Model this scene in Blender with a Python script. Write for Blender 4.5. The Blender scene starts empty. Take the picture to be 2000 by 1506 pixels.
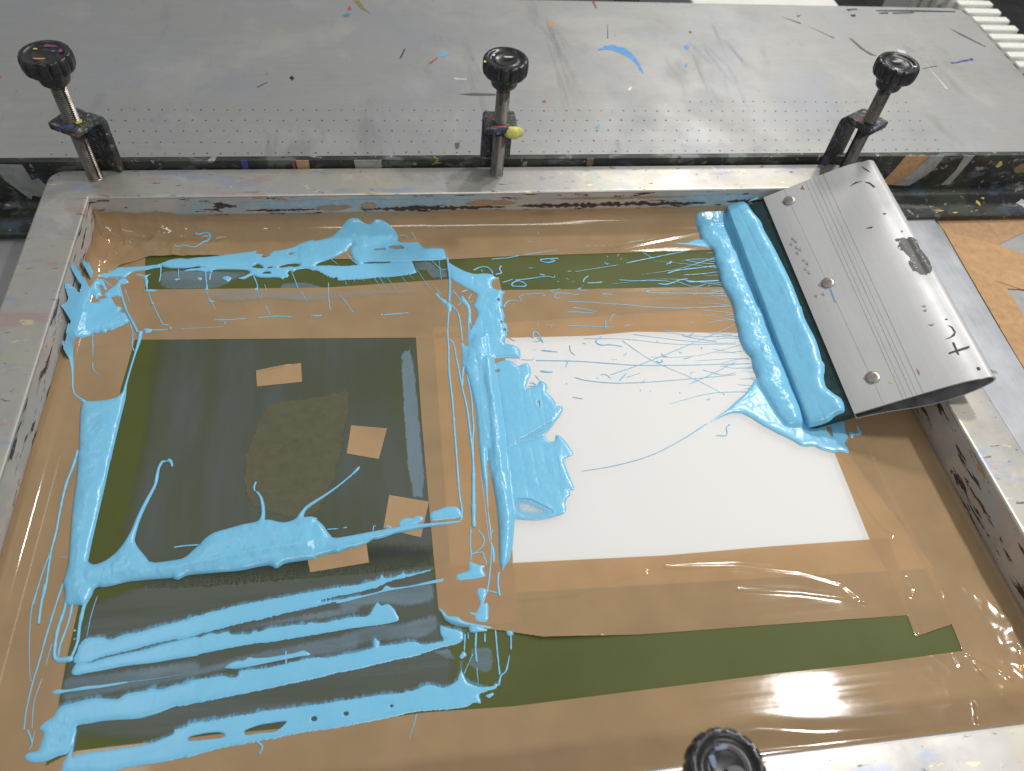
# Screen-printing bench: framed mesh with tape and blue ink, squeegee, hinge beam with clamps, vacuum table.
import bpy, math, random
import numpy as np
from mathutils import Matrix, Euler, Vector
scene = bpy.context.scene
COL = scene.collection
# ------------------------------------------------------------------ camera, world, lamps, exposure
cam_d = bpy.data.cameras.new('camera'); cam = bpy.data.objects.new('camera', cam_d); COL.objects.link(cam)
cam.location = (0.2645, -0.5892, 0.4684)
cam.rotation_euler = (math.radians(37.817), math.radians(-4.8286), math.radians(-7.2974))
cam_d.sensor_width = 36; cam_d.lens = 27.145; cam_d.clip_start = .01; cam_d.dof.use_dof = True; cam_d.dof.focus_distance = .64; cam_d.dof.aperture_fstop = 10; cam_d.clip_end = 50
scene.camera = cam
scene.render.resolution_x, scene.render.resolution_y = 1024, 771
world = bpy.data.worlds.new('World'); scene.world = world; world.use_nodes = True
bg = world.node_tree.nodes['Background']; bg.inputs[0].default_value = (.90, .95, 1.0, 1); bg.inputs[1].default_value = 0.285
def lamp(name, loc, target, sx, sy, power, col=(1, .97, .93)):
    d = bpy.data.lights.new(name, 'AREA'); d.shape = 'RECTANGLE'; d.size = sx; d.size_y = sy; d.energy = power; d.color = col
    o = bpy.data.objects.new(name, d); COL.objects.link(o); o.location = loc
    o.rotation_euler = (Vector(target) - Vector(loc)).to_track_quat('-Z', 'Y').to_euler()
    return o
lamp('ceiling_lamp', (1.34, -.10, 1.62), (1.34, -.099, 0), .11, .13, 15)
lamp('ceiling_lamp', (1.32, .76, 1.62), (1.32, .761, 0), .11, .22, 17)
lamp('ceiling_lamp', (1.47, 1.95, 1.62), (1.2, 1.2, 0), .26, .5, 14)
lamp('ceiling_lamp', (-.55, .35, 1.75), (-.55, .351, 0), .20, 1.0, 2.6)
lamp('ceiling_lamp', (.60, -1.7, 1.75), (.60, -1.0, 0), 1.2, .25, 14)
vs = scene.view_settings; vs.view_transform = 'Standard'; vs.look = 'None'; vs.gamma = 1; vs.exposure = 0.0; vs.use_curve_mapping = False
# ------------------------------------------------------------------ plan data: tenths of a millimetre on the mesh plane
INK = {'splash':[('P',1.6,3,0,[23,-647,32,-616,40,-584,68,-463,99,-473,192,-465,284,-469,364,-463,444,-456,512,-445,571,-453,572,-482,479,-501,425,-523,345,-526,316,-559,284,-609,237,-599,197,-600,152,-599,106,-613,61,-634,40,-648,40,-677,32,-668]),
('P',1.0,3,0,[3,-824,6,-774,15,-766,27,-768,33,-785,38,-829,32,-864,21,-854,9,-839]),
('P',2.6,7,0,[3,-1023,8,-985,17,-979,25,-955,34,-958,40,-994,40,-1024,40,-1030,40,-1000,40,-945,40,-869,40,-826,40,-791,47,-794,65,-838,57,-860,68,-917,123,-898,111,-860,148,-857,182,-834,217,-844,242,-894,273,-943,313,-953,323,-978,313,-1017,358,-1027,389,-1084,412,-1124,400,-1147,366,-1176,336,-1190,289,-1225,251,-1224,240,-1253,196,-1243,181,-1250,135,-1256,128,-1279,93,-1300,70,-1321,45,-1319,40,-1321,40,-1295,37,-1274,24,-1257,18,-1249,7,-1243,13,-1200,21,-1122,14,-1088,5,-1052]),
('P',1.8,4,0,[40,-823,40,-763,50,-684,57,-637,106,-613,139,-684,161,-742,140,-750,109,-696,90,-702,123,-776,140,-816,112,-835,108,-869,73,-833,40,-780]),
('P',1.6,4,0,[140,-816,155,-775,187,-735,224,-687,232,-637,251,-612,296,-610,332,-658,302,-682,274,-685,259,-697,275,-756,300,-839,254,-829,211,-839,178,-842]),
('P',1.6,2,0,[492,-1251,514,-1256,537,-1246,533,-1307,526,-1366,520,-1430,506,-1429,507,-1350,508,-1283]),
('P',1.0,2,0,[346,-552,402,-558,456,-578,510,-554,470,-595,489,-647,490,-690,499,-749,487,-748,466,-680,446,-603]),
('P',0.9,2,0,[472,-760,516,-750,597,-766,538,-784,487,-782]),
('P',0.9,2,0,[531,-1223,567,-1213,613,-1231,591,-1264,563,-1278,552,-1254]),
('P',1.2,2,0,[39,-1296,33,-1327,37,-1413,40,-1479,40,-1450,40,-1370,40,-1318]),
('P',1.3,2,0,[34,-1358,40,-1312,40,-1378,40,-1452,40,-1414,50,-1501,71,-1600,83,-1686,94,-1755,106,-1823,125,-1873,162,-1913,228,-1956,207,-1980,158,-1926,118,-1882,93,-1808,80,-1723,66,-1657,40,-1568,39,-1552,31,-1522,40,-1485,36,-1405]),
('T',19.2,19.2,[253,-697,297,-823,329,-914,374,-1020,437,-1141,496,-1259]),
('T',11.5,11.5,[569,-460,582,-574,584,-668]),
('T',6.0,6.0,[289,-690,374,-904]),
('T',11.7,11.7,[106,-613,205,-711]),
('T',8.6,8.6,[209,-602,243,-633]),
('T',8.3,8.3,[416,-1147,455,-1257,467,-1333,476,-1408,502,-1469]),
('T',8.8,5.6,[141,-1263,171,-1411,188,-1509]),
('T',9.4,3.9,[200,-1571,211,-1626,241,-1674,288,-1715]),
('T',12.4,12.4,[604,-1238,669,-1241,740,-1241]),
('T',14.2,14.2,[749,-1203,757,-1246]),
('T',8.6,8.6,[511,-791,568,-933,636,-1080,682,-1176]),
('T',12.5,6.7,[682,-1176,711,-1186,740,-1178]),
('T',21.2,21.2,[560,-916,576,-949])],
'upper':[('P',1.5,3,0,[419,-461,522,-449,575,-424,639,-382,723,-366,788,-379,858,-365,1008,-354,1115,-336,1258,-314,1403,-291,1544,-302,1625,-288,1721,-258,1771,-214,1845,-172,1921,-154,1931,-552,1857,-538,1746,-523,1804,-504,1767,-481,1708,-478,1636,-497,1593,-528,1565,-532,1534,-510,1505,-514,1477,-529,1415,-467,1381,-498,1310,-506,1131,-515,1031,-511,915,-491,885,-479,830,-493,775,-501,718,-499,655,-497,618,-485,559,-461,466,-500,427,-514]),
('P',1.3,3,0,[765,-538,818,-508,916,-501,1029,-495,1130,-505,1274,-510,1345,-502,1419,-526,1492,-529,1564,-527,1637,-524,1709,-511,1746,-523,1857,-527,1932,-584,1857,-544,1770,-556,1734,-587,1697,-570,1684,-606,1700,-628,1687,-654,1658,-658,1645,-684,1622,-657,1571,-649,1499,-652,1427,-643,1382,-610,1348,-635,1308,-664,1272,-658,1249,-641,1284,-632,1325,-608,1358,-577,1327,-550,1276,-537,1132,-529,1047,-528,1020,-548,1014,-621,1021,-658,1003,-657,1001,-631,1008,-569,1010,-548,965,-556,921,-544,877,-532,822,-540]),
('P',2.4,6,0,[1753,-222,1827,-190,1903,-182,1978,-158,2070,-129,2117,-92,2150,-67,2183,-41,2216,-20,2249,-8,2296,-8,2334,-8,2362,-21,2384,-38,2446,-39,2479,-19,2503,-13,2557,-19,2625,-41,2669,-75,2695,-110,2705,-153,2695,-202,2717,-220,2826,-229,2882,-220,2918,-273,2947,-314,3057,-315,3127,-320,3141,-395,3148,-463,3108,-479,2968,-485,2814,-485,2623,-480,2547,-486,2434,-481,2373,-490,2336,-516,2298,-487,2261,-408,2246,-318,2269,-228,2300,-200,2238,-284,2215,-340,2178,-355,2133,-393,2058,-434,1970,-475,1923,-516,1838,-519,1808,-512,1762,-456]),
('P',4.2,14,0,[2150,-67,2216,-20,2296,-8,2362,-25,2445,-44,2548,-27,2662,-75,2689,-144,2631,-240,2475,-292,2329,-389,2276,-297,2239,-133]),
('P',1.1,3,0.5,[1765,-537,1808,-512,1922,-511,2059,-511,2208,-527,2313,-515,2351,-500,2434,-498,2547,-502,2623,-488,2814,-487,2834,-552,2860,-640,2768,-669,2692,-677,2579,-693,2468,-689,2393,-707,2245,-711,2135,-717,2128,-675,2077,-683,2010,-627,1950,-582,1898,-553,1839,-540]),
('H',[1383,-318,1433,-292,1522,-296,1538,-329,1503,-350,1519,-373,1469,-393,1439,-381,1466,-349,1399,-336]),
('H',[1673,-351,1702,-333,1739,-342,1703,-369]),
('H',[1453,-602,1480,-577,1516,-576,1547,-606]),
('H',[2598,-296,2638,-277,2723,-280,2752,-325,2667,-333,2629,-320]),
('H',[2459,-320,2559,-312,2574,-335,2482,-343]),
('H',[1378,-498,1415,-465,1466,-523,1419,-516]),
('H',[1608,-523,1671,-482,1745,-480,1797,-514,1694,-505]),
('T',10.7,14.2,[965,-556,977,-640,994,-734,998,-770]),
('P',0.9,2,0,[982,-784,993,-723,1014,-780]),
('T',7.1,7.1,[725,-499,739,-620]),
('P',0.6,2,0,[700,-634,741,-625,763,-637,724,-656]),
('P',0.7,2,0,[895,-627,922,-617,945,-634,931,-669]),
('P',0.8,2,0,[1110,-635,1154,-611,1199,-634,1188,-670,1172,-695,1138,-663]),
('T',11.7,11.7,[1386,-615,1418,-711,1433,-773,1424,-803]),
('P',0.8,2,0,[1402,-792,1432,-763,1437,-804,1417,-808]),
('T',7.1,4.4,[1428,-814,1483,-942]),
('T',9.1,9.1,[1720,-581,1761,-715,1786,-799]),
('T',7.8,4.4,[993,-795,1035,-897,1052,-927,1100,-1032]),
('P',0.6,1,0,[1027,-886,1051,-915,1086,-924,1053,-939,1034,-922]),
('T',7.9,7.9,[1514,-998,1563,-1118]),
('T',10.3,10.3,[1471,-1139,1557,-1133,1640,-1130,1751,-1145]),
('T',11.0,11.0,[1105,-1146,1190,-1152,1278,-1149,1366,-1142]),
('T',5.1,5.1,[1190,-1157,1192,-1209]),
('T',5.0,5.0,[838,-1236,997,-1234,1197,-1228]),
('T',9.0,4.5,[1817,-841,1852,-934]),
('T',5.4,5.4,[1490,-734,1509,-807]),
('T',12.3,12.3,[2208,-345,2268,-453,2321,-515]),
('T',8.4,8.4,[2066,-423,2134,-503]),
('T',7.8,7.8,[2705,-135,2776,-137,2823,-223]),
('T',10.8,6.9,[2825,-109,2848,-121,2882,-225]),
('T',6.5,3.7,[2460,-688,2530,-849]),
('T',6.5,3.7,[2505,-680,2582,-857]),
('T',6.5,3.7,[2565,-661,2663,-866]),
('T',6.6,3.8,[2700,-655,2783,-829]),
('T',6.6,3.8,[2783,-659,2825,-736]),
('T',6.7,3.8,[2848,-574,2915,-739,2974,-869]),
('T',6.4,3.7,[2201,-720,2216,-784]),
('T',6.5,3.7,[2275,-702,2289,-745]),
('T',6.5,3.7,[2356,-700,2378,-738]),
('T',8.1,5.4,[2159,-900,2224,-1019,2266,-1116]),
('T',17.8,17.8,[2261,-1101,2270,-1123]),
('T',10.7,10.7,[2515,-1160,2623,-1153,2761,-1143]),
('T',20.1,20.1,[2512,-1157,2540,-1159]),
('T',13.1,13.1,[1914,-1133,1953,-1142,2009,-1137]),
('T',8.9,4.5,[1817,-849,1874,-973]),
('T',9.1,5.5,[2052,-735,2054,-900,2074,-1087]),
('T',9.6,9.6,[3006,-492,3076,-594,3137,-607]),
('T',6.8,6.8,[3072,-483,3075,-746]),
('T',13.6,13.6,[2665,-1105,2670,-1109]),
('T',13.6,13.6,[2708,-1097,2714,-1102]),
('T',13.6,13.6,[2775,-1075,2780,-1080]),
('T',13.7,13.7,[2892,-1061,2898,-1065]),
('T',13.8,13.8,[3006,-1071,3011,-1075])],
'pour':[('P',3.4,10,0,[201,-1980,216,-1959,282,-1964,372,-1961,446,-1940,478,-1894,483,-1806,494,-1625,505,-1437,505,-1301,496,-1242,535,-1244,537,-1352,517,-1514,507,-1662,500,-1807,511,-1913,514,-1992,509,-2119,507,-2259,504,-2428,505,-2537,281,-2520,249,-2346,221,-2182,199,-2039]),
('P',3.6,10,0,[255,-2417,501,-2435,502,-2543,502,-2785,498,-3063,497,-3234,497,-3332,526,-3353,553,-3359,608,-3338,659,-3293,701,-3228,738,-3130,760,-3012,791,-2900,825,-2802,839,-2752,836,-2682,845,-2595,867,-2548,898,-2559,916,-2533,941,-2558,954,-2603,941,-2616,930,-2584,906,-2564,878,-2571,860,-2623,865,-2711,857,-2779,838,-2845,802,-2975,783,-3070,776,-3157,777,-3204,804,-3252,853,-3310,906,-3379,1068,-3374,1084,-3502,908,-3501,779,-3504,686,-3524,636,-3530,596,-3523,574,-3543,564,-3591,550,-3646,410,-3633,399,-3548,383,-3504,368,-3474,373,-3424,377,-3351,359,-3214,329,-3017,310,-2853,297,-2684,273,-2508]),
('P',4.2,12,0,[916,-3382,1021,-3374,1111,-3366,1145,-3342,1174,-3308,1213,-3267,1241,-3226,1292,-3186,1351,-3168,1433,-3150,1499,-3132,1566,-3125,1599,-3115,1613,-3076,1609,-3010,1591,-2920,1559,-2870,1582,-2872,1615,-2922,1637,-2998,1644,-3066,1644,-3112,1678,-3111,1736,-3133,1794,-3144,1856,-3123,1888,-3066,1939,-3023,2013,-2981,2014,-2992,1951,-3037,1917,-3075,1910,-3111,1970,-3109,2017,-3130,2024,-3444,1935,-3451,1798,-3461,1761,-3488,1739,-3495,1716,-3478,1688,-3466,1607,-3474,1516,-3490,1408,-3489,1312,-3490,1179,-3490,1143,-3498,1108,-3519,1081,-3513,1058,-3496,995,-3494,931,-3491]),
('P',6.0,14,0,[1065,-3426,1151,-3391,1298,-3355,1458,-3320,1621,-3284,1788,-3273,1958,-3274,2020,-3280,2024,-3419,1907,-3421,1741,-3425,1577,-3441,1416,-3457,1203,-3468]),
('P',3.2,8,0,[1866,-3108,1890,-3067,1920,-3026,1956,-2999,2050,-2940,2145,-2873,2242,-2788,2295,-2722,2318,-2708,2308,-2747,2255,-2793,2165,-2874,2063,-2956,1976,-3016,1927,-3062,1910,-3111,1960,-3110,2004,-3133,2055,-3187,2087,-3246,2125,-3298,2242,-3287,2398,-3266,2619,-3242,2779,-3234,3037,-3233,3030,-3247,2938,-3258,2777,-3269,2649,-3287,2554,-3300,2490,-3322,2428,-3334,2403,-3329,2359,-3360,2328,-3367,2279,-3383,2254,-3381,2205,-3394,2162,-3417,2120,-3410,2059,-3422,1999,-3437,1880,-3450]),
('T',12.4,16.5,[1559,-2873,1548,-2841,1555,-2807,1562,-2790]),
('T',12.3,12.3,[1045,-3275,1126,-3269,1213,-3271]),
('T',9.4,9.4,[2083,-3224,2161,-3226]),
('P',0.6,2,0,[2189,-3227,2211,-3211,2228,-3223]),
('T',8.7,8.7,[2404,-3266,2411,-3224,2427,-3229]),
('P',1.0,3,0,[2592,-3211,2615,-3184,2660,-3177,2692,-3190,2712,-3170,2751,-3170,2772,-3186,2761,-3218,2683,-3233,2619,-3242,2594,-3240]),
('P',1.0,3,0,[2815,-3179,2830,-3144,2882,-3133,2943,-3109,3015,-3114,3045,-3146,3054,-3191,3033,-3211,2831,-3220,2820,-3201]),
('P',0.6,2,0,[2503,-3218,2543,-3246,2505,-3243]),
('T',11.3,11.3,[3045,-3146,3052,-3198,3038,-3241]),
('T',20.0,14.5,[253,-2417,249,-2550,232,-2705,234,-2880,245,-3088,243,-3230]),
('T',10.0,8.0,[243,-3230,227,-3367,218,-3510,220,-3615]),
('T',14.0,14.0,[243,-3215,252,-3332,266,-3486,265,-3610]),
('T',5.3,5.3,[315,-3284,365,-3298]),
('T',7.8,3.9,[222,-3464,213,-3626,248,-3843,305,-4074,334,-4122]),
('T',13.6,16.2,[258,-3467,265,-3606,277,-3724,284,-3747]),
('T',13.0,7.1,[371,-3478,356,-3640,344,-3828,338,-4001,330,-4121,332,-4283,345,-4397]),
('T',21.1,21.1,[407,-3481,417,-3645,405,-3801,417,-3946,443,-3999]),
('T',16.1,11.3,[456,-3572,460,-3741,441,-3901,446,-3980]),
('P',2.0,5,0,[375,-3478,572,-3496,573,-3583,533,-3652,474,-3625,418,-3534]),
('T',29.3,17.9,[554,-3521,536,-3631,533,-3773,541,-3887,524,-3988]),
('P',1.5,3,0,[406,-3945,435,-3979,485,-3977,535,-3970,537,-4013,449,-4012,419,-3989]),
('T',22.0,22.0,[504,-3811,523,-3813]),
('T',15.6,15.6,[515,-3869,529,-3862]),
('T',5.2,5.2,[605,-3586,591,-3721,591,-3860]),
('T',5.0,5.0,[388,-3880,382,-4020]),
('T',4.8,4.8,[378,-4096,365,-4243,389,-4395]),
('T',11.6,4.4,[365,-4396,408,-4476,399,-4513]),
('T',5.8,5.8,[408,-4404,408,-4476])],
'band1':[('P',1.1,3,0.4,[585,-3867,686,-3869,736,-3894,821,-3866,911,-3859,1021,-3832,1134,-3814,1285,-3778,1299,-3904,1148,-3926,1000,-3948,927,-3965,825,-3983,710,-3999,614,-4036,538,-4021,558,-3897]),
('P',1.1,3,0.5,[1116,-3821,1228,-3789,1343,-3767,1499,-3738,1618,-3724,1819,-3703,2064,-3677,2314,-3659,2314,-3704,2147,-3733,2008,-3764,2189,-3755,2313,-3737,2313,-3752,2107,-3778,1985,-3797,1824,-3821,1666,-3848,1556,-3859,1433,-3884,1311,-3906,1169,-3937,1130,-3929]),
('P',0.7,3,0.5,[2161,-3684,2286,-3664,2438,-3637,2458,-3602,2476,-3636,2549,-3629,2610,-3602,2622,-3622,2809,-3592,2813,-3602,2669,-3631,2565,-3649,2497,-3661,2437,-3692,2327,-3713,2161,-3738]),
('P',0.9,2,0,[2145,-3780,2244,-3754,2453,-3724,2483,-3682,2529,-3709,2665,-3703,2813,-3676,2882,-3668,2880,-3691,2811,-3699,2580,-3718,2461,-3730,2244,-3772,2161,-3784])],
'band2':[('P',1.3,3,0,[544,-4067,560,-4023,642,-4031,712,-4011,834,-3992,966,-3977,1061,-3954,1300,-3914,1315,-4047,1165,-4056,1017,-4069,869,-4069,725,-4086,639,-4092,576,-4101,549,-4091]),
('P',1.0,3,0.3,[1133,-3953,1193,-3947,1269,-3938,1358,-3906,1398,-3922,1459,-3907,1484,-3931,1539,-3936,1562,-3934,1602,-3942,1624,-3919,1656,-3931,1718,-3912,1797,-3911,1876,-3902,1956,-3914,1980,-3895,2028,-3908,2101,-3911,2149,-3894,2190,-3911,2230,-3910,2312,-3891,2311,-3956,2150,-3974,2030,-3984,1880,-3994,1755,-4006,1599,-4007,1446,-4024,1295,-4041,1146,-4054]),
('P',0.9,3,0,[2162,-3902,2227,-3887,2366,-3896,2400,-3835,2422,-3797,2450,-3830,2492,-3817,2525,-3846,2571,-3941,2488,-3955,2365,-3960,2244,-3965,2163,-3970])],
'band3':[('P',0.8,2,0,[450,-4186,484,-4174,542,-4184,640,-4172,741,-4175,885,-4167,890,-4179,744,-4192,644,-4195,545,-4197,476,-4207]),
('T',4.3,2.4,[886,-4174,1032,-4170,1193,-4162])],
'band3b':[('P',0.9,2,0,[1457,-4144,1493,-4116,1537,-4105,1576,-4109,1605,-4088,1644,-4100,1722,-4104,1799,-4099,1884,-4092,1946,-4078,1978,-4097,1994,-4115,1916,-4119,1839,-4127,1686,-4144,1580,-4156,1519,-4158]),
('T',9.7,9.7,[1834,-4071,1838,-4119,1841,-4171])],
'band4':[('P',1.6,4,0,[427,-4395,448,-4366,497,-4336,509,-4294,533,-4275,602,-4267,642,-4257,726,-4251,801,-4266,852,-4272,883,-4245,954,-4238,1012,-4236,1025,-4223,1093,-4241,1156,-4221,1230,-4221,1257,-4201,1331,-4197,1347,-4339,1237,-4341,1167,-4356,1084,-4383,980,-4401,887,-4395,780,-4391,711,-4398,635,-4400,640,-4443,635,-4504,619,-4557,566,-4565,503,-4588,442,-4585,399,-4570,382,-4541,402,-4527,449,-4525,457,-4499,464,-4424]),
('P',1.3,3,0.4,[1169,-4230,1241,-4214,1313,-4199,1409,-4194,1447,-4190,1493,-4206,1539,-4214,1558,-4170,1649,-4171,1726,-4171,1802,-4159,1840,-4159,1855,-4153,1917,-4143,1994,-4131,2112,-4143,2191,-4130,2310,-4130,2309,-4230,2153,-4250,1999,-4273,1846,-4288,1696,-4307,1585,-4318,1475,-4329,1329,-4343,1185,-4358]),
('P',1.4,3,0.3,[2149,-4138,2259,-4132,2427,-4099,2565,-4096,2646,-4088,2718,-4120,2825,-4109,2875,-4102,2843,-4090,2829,-4047,2837,-3997,2873,-4017,2946,-4041,2986,-4062,2982,-4112,2930,-4140,2847,-4149,2756,-4165,2657,-4191,2561,-4198,2441,-4214,2283,-4238,2150,-4249]),
('P',1.6,3,0,[2388,-4079,2400,-4039,2440,-4080,2403,-4130,2362,-4166,2395,-4113])],
'band5':[('P',1.3,3,0.3,[644,-4580,668,-4566,811,-4561,983,-4556,1086,-4547,1188,-4516,1263,-4488,1289,-4470,1359,-4456,1379,-4635,1310,-4647,1172,-4662,1000,-4666,900,-4679,833,-4684,606,-4659,604,-4603,621,-4571,637,-4477,637,-4407,647,-4443,644,-4512]),
('P',1.2,3,0.5,[1195,-4488,1272,-4475,1277,-4461,1378,-4458,1486,-4448,1632,-4441,1742,-4431,1853,-4432,1965,-4429,2078,-4425,2231,-4419,2307,-4414,2306,-4570,2119,-4580,1934,-4585,1716,-4608,1502,-4619,1328,-4649,1217,-4653]),
('P',1.4,4,0.3,[2152,-4428,2320,-4415,2436,-4408,2576,-4415,2592,-4398,2631,-4406,2703,-4382,2758,-4380,2812,-4409,2868,-4399,2918,-4373,2943,-4320,2953,-4249,2953,-4329,2974,-4379,3011,-4410,3057,-4426,3145,-4432,3155,-4413,3179,-4423,3160,-4445,3103,-4454,3045,-4472,3050,-4503,3055,-4530,3009,-4514,2967,-4540,2857,-4543,2702,-4534,2594,-4538,2470,-4554,2318,-4567,2153,-4573]),
('H',[1289,-4556,1297,-4538,1368,-4534,1371,-4565]),
('H',[1285,-4551,1300,-4535,1385,-4526,1457,-4527,1494,-4538,1506,-4553,1482,-4563,1389,-4562,1296,-4559]),
('H',[1607,-4547,1624,-4531,1695,-4513,1783,-4508,1868,-4506,1829,-4542,1793,-4563,1713,-4558,1626,-4563]),
('H',[2042,-4512,2039,-4521,2030,-4525,2019,-4524,2010,-4518,2006,-4509,2009,-4500,2018,-4496,2029,-4497,2038,-4503]),
('H',[2234,-4503,2230,-4509,2222,-4513,2212,-4512,2204,-4506,2200,-4499,2204,-4493,2212,-4489,2222,-4490,2230,-4495]),
('H',[2506,-4486,2504,-4491,2498,-4493,2492,-4492,2487,-4489,2485,-4484,2487,-4479,2492,-4477,2499,-4477,2504,-4481]),
('T',12.1,9.0,[1694,-4605,1725,-4637,1720,-4664,1710,-4677]),
('T',5.7,3.2,[2651,-4544,2624,-4622,2594,-4695]),
('P',1.0,2,0,[3084,-4483,3141,-4466,3139,-4485,3109,-4503]),
('T',14.8,7.9,[3178,-4431,3201,-4370,3237,-4342,3274,-4241]),
('T',11.7,11.7,[3199,-4066,3195,-4216,3193,-4366]),
('T',8.0,4.0,[3050,-4299,3050,-4418]),
('T',5.4,5.4,[3039,-4201,2961,-4338])],
'drips':[('P',2.6,4,0,[2833,-3875,2865,-3904,2887,-3941,2954,-3948,2993,-3986,3058,-4009,3156,-4036,3221,-4061,3105,-4045,2981,-4021,2916,-4002,2868,-3970,2847,-3920]),
('P',1.6,3,0,[3022,-4032,3072,-4032,3157,-4066,3085,-4072,3027,-4070]),
('T',13.7,15.4,[3069,-4070,3055,-4169,3053,-4267]),
('T',10.2,10.2,[2994,-4071,2979,-4187]),
('P',1.2,3,0,[2975,-4182,2998,-4217,2954,-4240,2941,-4220]),
('T',8.2,8.2,[3015,-4065,3013,-4111]),
('T',8.2,13.7,[3127,-4076,3120,-4143]),
('T',10.3,15.5,[3299,-4110,3287,-4209]),
('P',1.8,4,0,[3266,-4071,3326,-4087,3308,-4121,3275,-4114]),
('P',0.8,3,0,[3108,-3762,3168,-3768,3172,-3809,3131,-3877,3174,-3872,3159,-4011,3076,-3994,3071,-3959,3123,-3867,3103,-3811]),
('T',14.5,21.7,[3268,-3661,3254,-3743,3256,-3835]),
('T',10.9,14.5,[3216,-3610,3175,-3782,3099,-3935]),
('T',10.7,10.7,[3175,-3786,3246,-3811]),
('P',0.6,2,0,[2999,-3913,3052,-3896,3025,-3915]),
('P',0.7,2,0,[3024,-3920,3098,-3944,3146,-3970,3055,-3949])],
'column':[('P',1.9,6,0,[3141,-494,3174,-523,3213,-564,3307,-644,3396,-681,3474,-673,3558,-687,3584,-732,3622,-739,3557,-769,3536,-816,3541,-870,3580,-898,3612,-884,3624,-916,3654,-922,3621,-968,3606,-1061,3602,-1132,3610,-1214,3590,-1292,3619,-1323,3618,-1362,3596,-1477,3559,-1518,3577,-1548,3646,-1570,3685,-1605,3698,-1644,3682,-1735,3670,-1721,3585,-1711,3453,-1717,3436,-1838,3172,-1823,3186,-1624,3192,-1503,3206,-1523,3223,-1566,3245,-1562,3248,-1487,3262,-1344,3283,-1147,3274,-1086,3234,-1033,3233,-961,3256,-952,3274,-1004,3306,-1067,3313,-1149,3303,-1248,3302,-1297,3310,-1337,3347,-1250,3366,-1212,3368,-1152,3337,-1089,3369,-1029,3392,-948,3344,-898,3267,-837,3161,-736,3157,-638]),
('P',4.0,10,0,[3439,-1353,3386,-1447,3332,-1406,3283,-1461,3251,-1572,3218,-1626,3193,-1824,3415,-1837,3437,-1638]),
('P',2.6,7,0,[3182,-1674,3460,-1690,3459,-1817,3459,-2003,3462,-2148,3456,-2314,3463,-2476,3450,-2631,3445,-2782,3432,-2942,3306,-2933,3300,-2734,3300,-2620,3269,-2930,3238,-2927,3236,-2729,3239,-2538,3250,-2300,3241,-2117,3218,-1927,3192,-1793]),
('P',5.0,9,0,[3333,-1683,3446,-1689,3441,-1975,3446,-2231,3440,-2553,3418,-2941,3325,-2934,3321,-2622,3328,-2386,3341,-2140,3327,-1881]),
('P',4.6,10,0,[3307,-2812,3446,-2823,3442,-2983,3439,-3124,3442,-3248,3430,-3287,3397,-3456,3370,-3543,3350,-3592,3316,-3626,3301,-3656,3293,-3624,3282,-3592,3296,-3447,3312,-3284,3315,-3128,3311,-2972]),
('P',1.0,4,0,[3450,-1776,3525,-1740,3582,-1738,3621,-1768,3654,-1815,3697,-1786,3740,-1780,3759,-1826,3751,-1906,3722,-1958,3685,-2051,3730,-2050,3790,-2023,3819,-1972,3851,-1992,3875,-2020,3854,-2088,3866,-2123,3900,-2168,3914,-2211,3911,-2253,3963,-2248,3966,-2290,3933,-2346,3883,-2400,3839,-2462,3776,-2521,3683,-2562,3587,-2587,3498,-2615,3450,-2635,3463,-2476,3462,-2148,3449,-1844]),
('P',1.0,4,0,[3445,-2646,3450,-2631,3539,-2606,3690,-2563,3775,-2529,3782,-2569,3817,-2599,3852,-2590,3861,-2535,3894,-2538,3926,-2587,3955,-2652,3979,-2723,3953,-2740,3912,-2749,3887,-2777,3896,-2838,3905,-2898,3910,-2980,3425,-2942]),
('P',1.0,4,0,[3443,-2823,3899,-2857,3915,-2954,3931,-3043,3886,-3043,3892,-3083,3856,-3108,3835,-3156,3835,-3211,3815,-3237,3757,-3250,3691,-3268,3597,-3277,3507,-3266,3441,-3254,3433,-3123]),
('H',[3453,-3090,3562,-3095,3676,-3171,3734,-3217,3695,-3245,3601,-3253,3511,-3235,3455,-3194]),
('H',[3514,-2593,3679,-2499,3856,-2402,3810,-2476,3735,-2530,3622,-2573]),
('H',[3489,-1855,3484,-1864,3473,-1869,3461,-1868,3452,-1862,3450,-1853,3454,-1843,3465,-1838,3477,-1839,3486,-1845]),
('H',[3777,-2219,3773,-2236,3767,-2246,3761,-2245,3758,-2235,3758,-2218,3763,-2202,3769,-2192,3775,-2192,3778,-2203]),
('H',[3584,-1031,3580,-1040,3574,-1045,3567,-1045,3562,-1039,3561,-1030,3564,-1021,3571,-1016,3578,-1016,3582,-1022]),
('H',[3604,-1122,3602,-1129,3597,-1134,3591,-1133,3587,-1129,3586,-1121,3589,-1114,3594,-1110,3600,-1110,3603,-1115]),
('H',[3579,-1299,3576,-1305,3572,-1309,3567,-1308,3563,-1304,3562,-1298,3565,-1291,3569,-1288,3574,-1288,3578,-1292]),
('H',[3603,-1396,3599,-1405,3591,-1411,3582,-1410,3575,-1404,3574,-1394,3578,-1385,3586,-1379,3595,-1380,3601,-1386]),
('H',[3283,-1389,3278,-1345,3295,-1248,3298,-1307,3305,-1346]),
('T',22.4,22.4,[3153,-449,3154,-725,3141,-895,3125,-1028]),
('P',1.4,3,0,[3089,-1037,3131,-1024,3147,-1080,3139,-1130,3112,-1174,3103,-1129]),
('T',16.5,16.5,[3109,-1159,3089,-1335,3081,-1431,3078,-1572,3061,-1816]),
('P',1.0,2,0,[3003,-922,3028,-908,3053,-974,3096,-996,3108,-1048,3091,-1059,3051,-1006]),
('T',13.9,13.9,[3136,-1059,3193,-1173,3204,-1341,3202,-1504]),
('T',13.3,13.3,[3092,-1474,3126,-1546,3139,-1808]),
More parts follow.
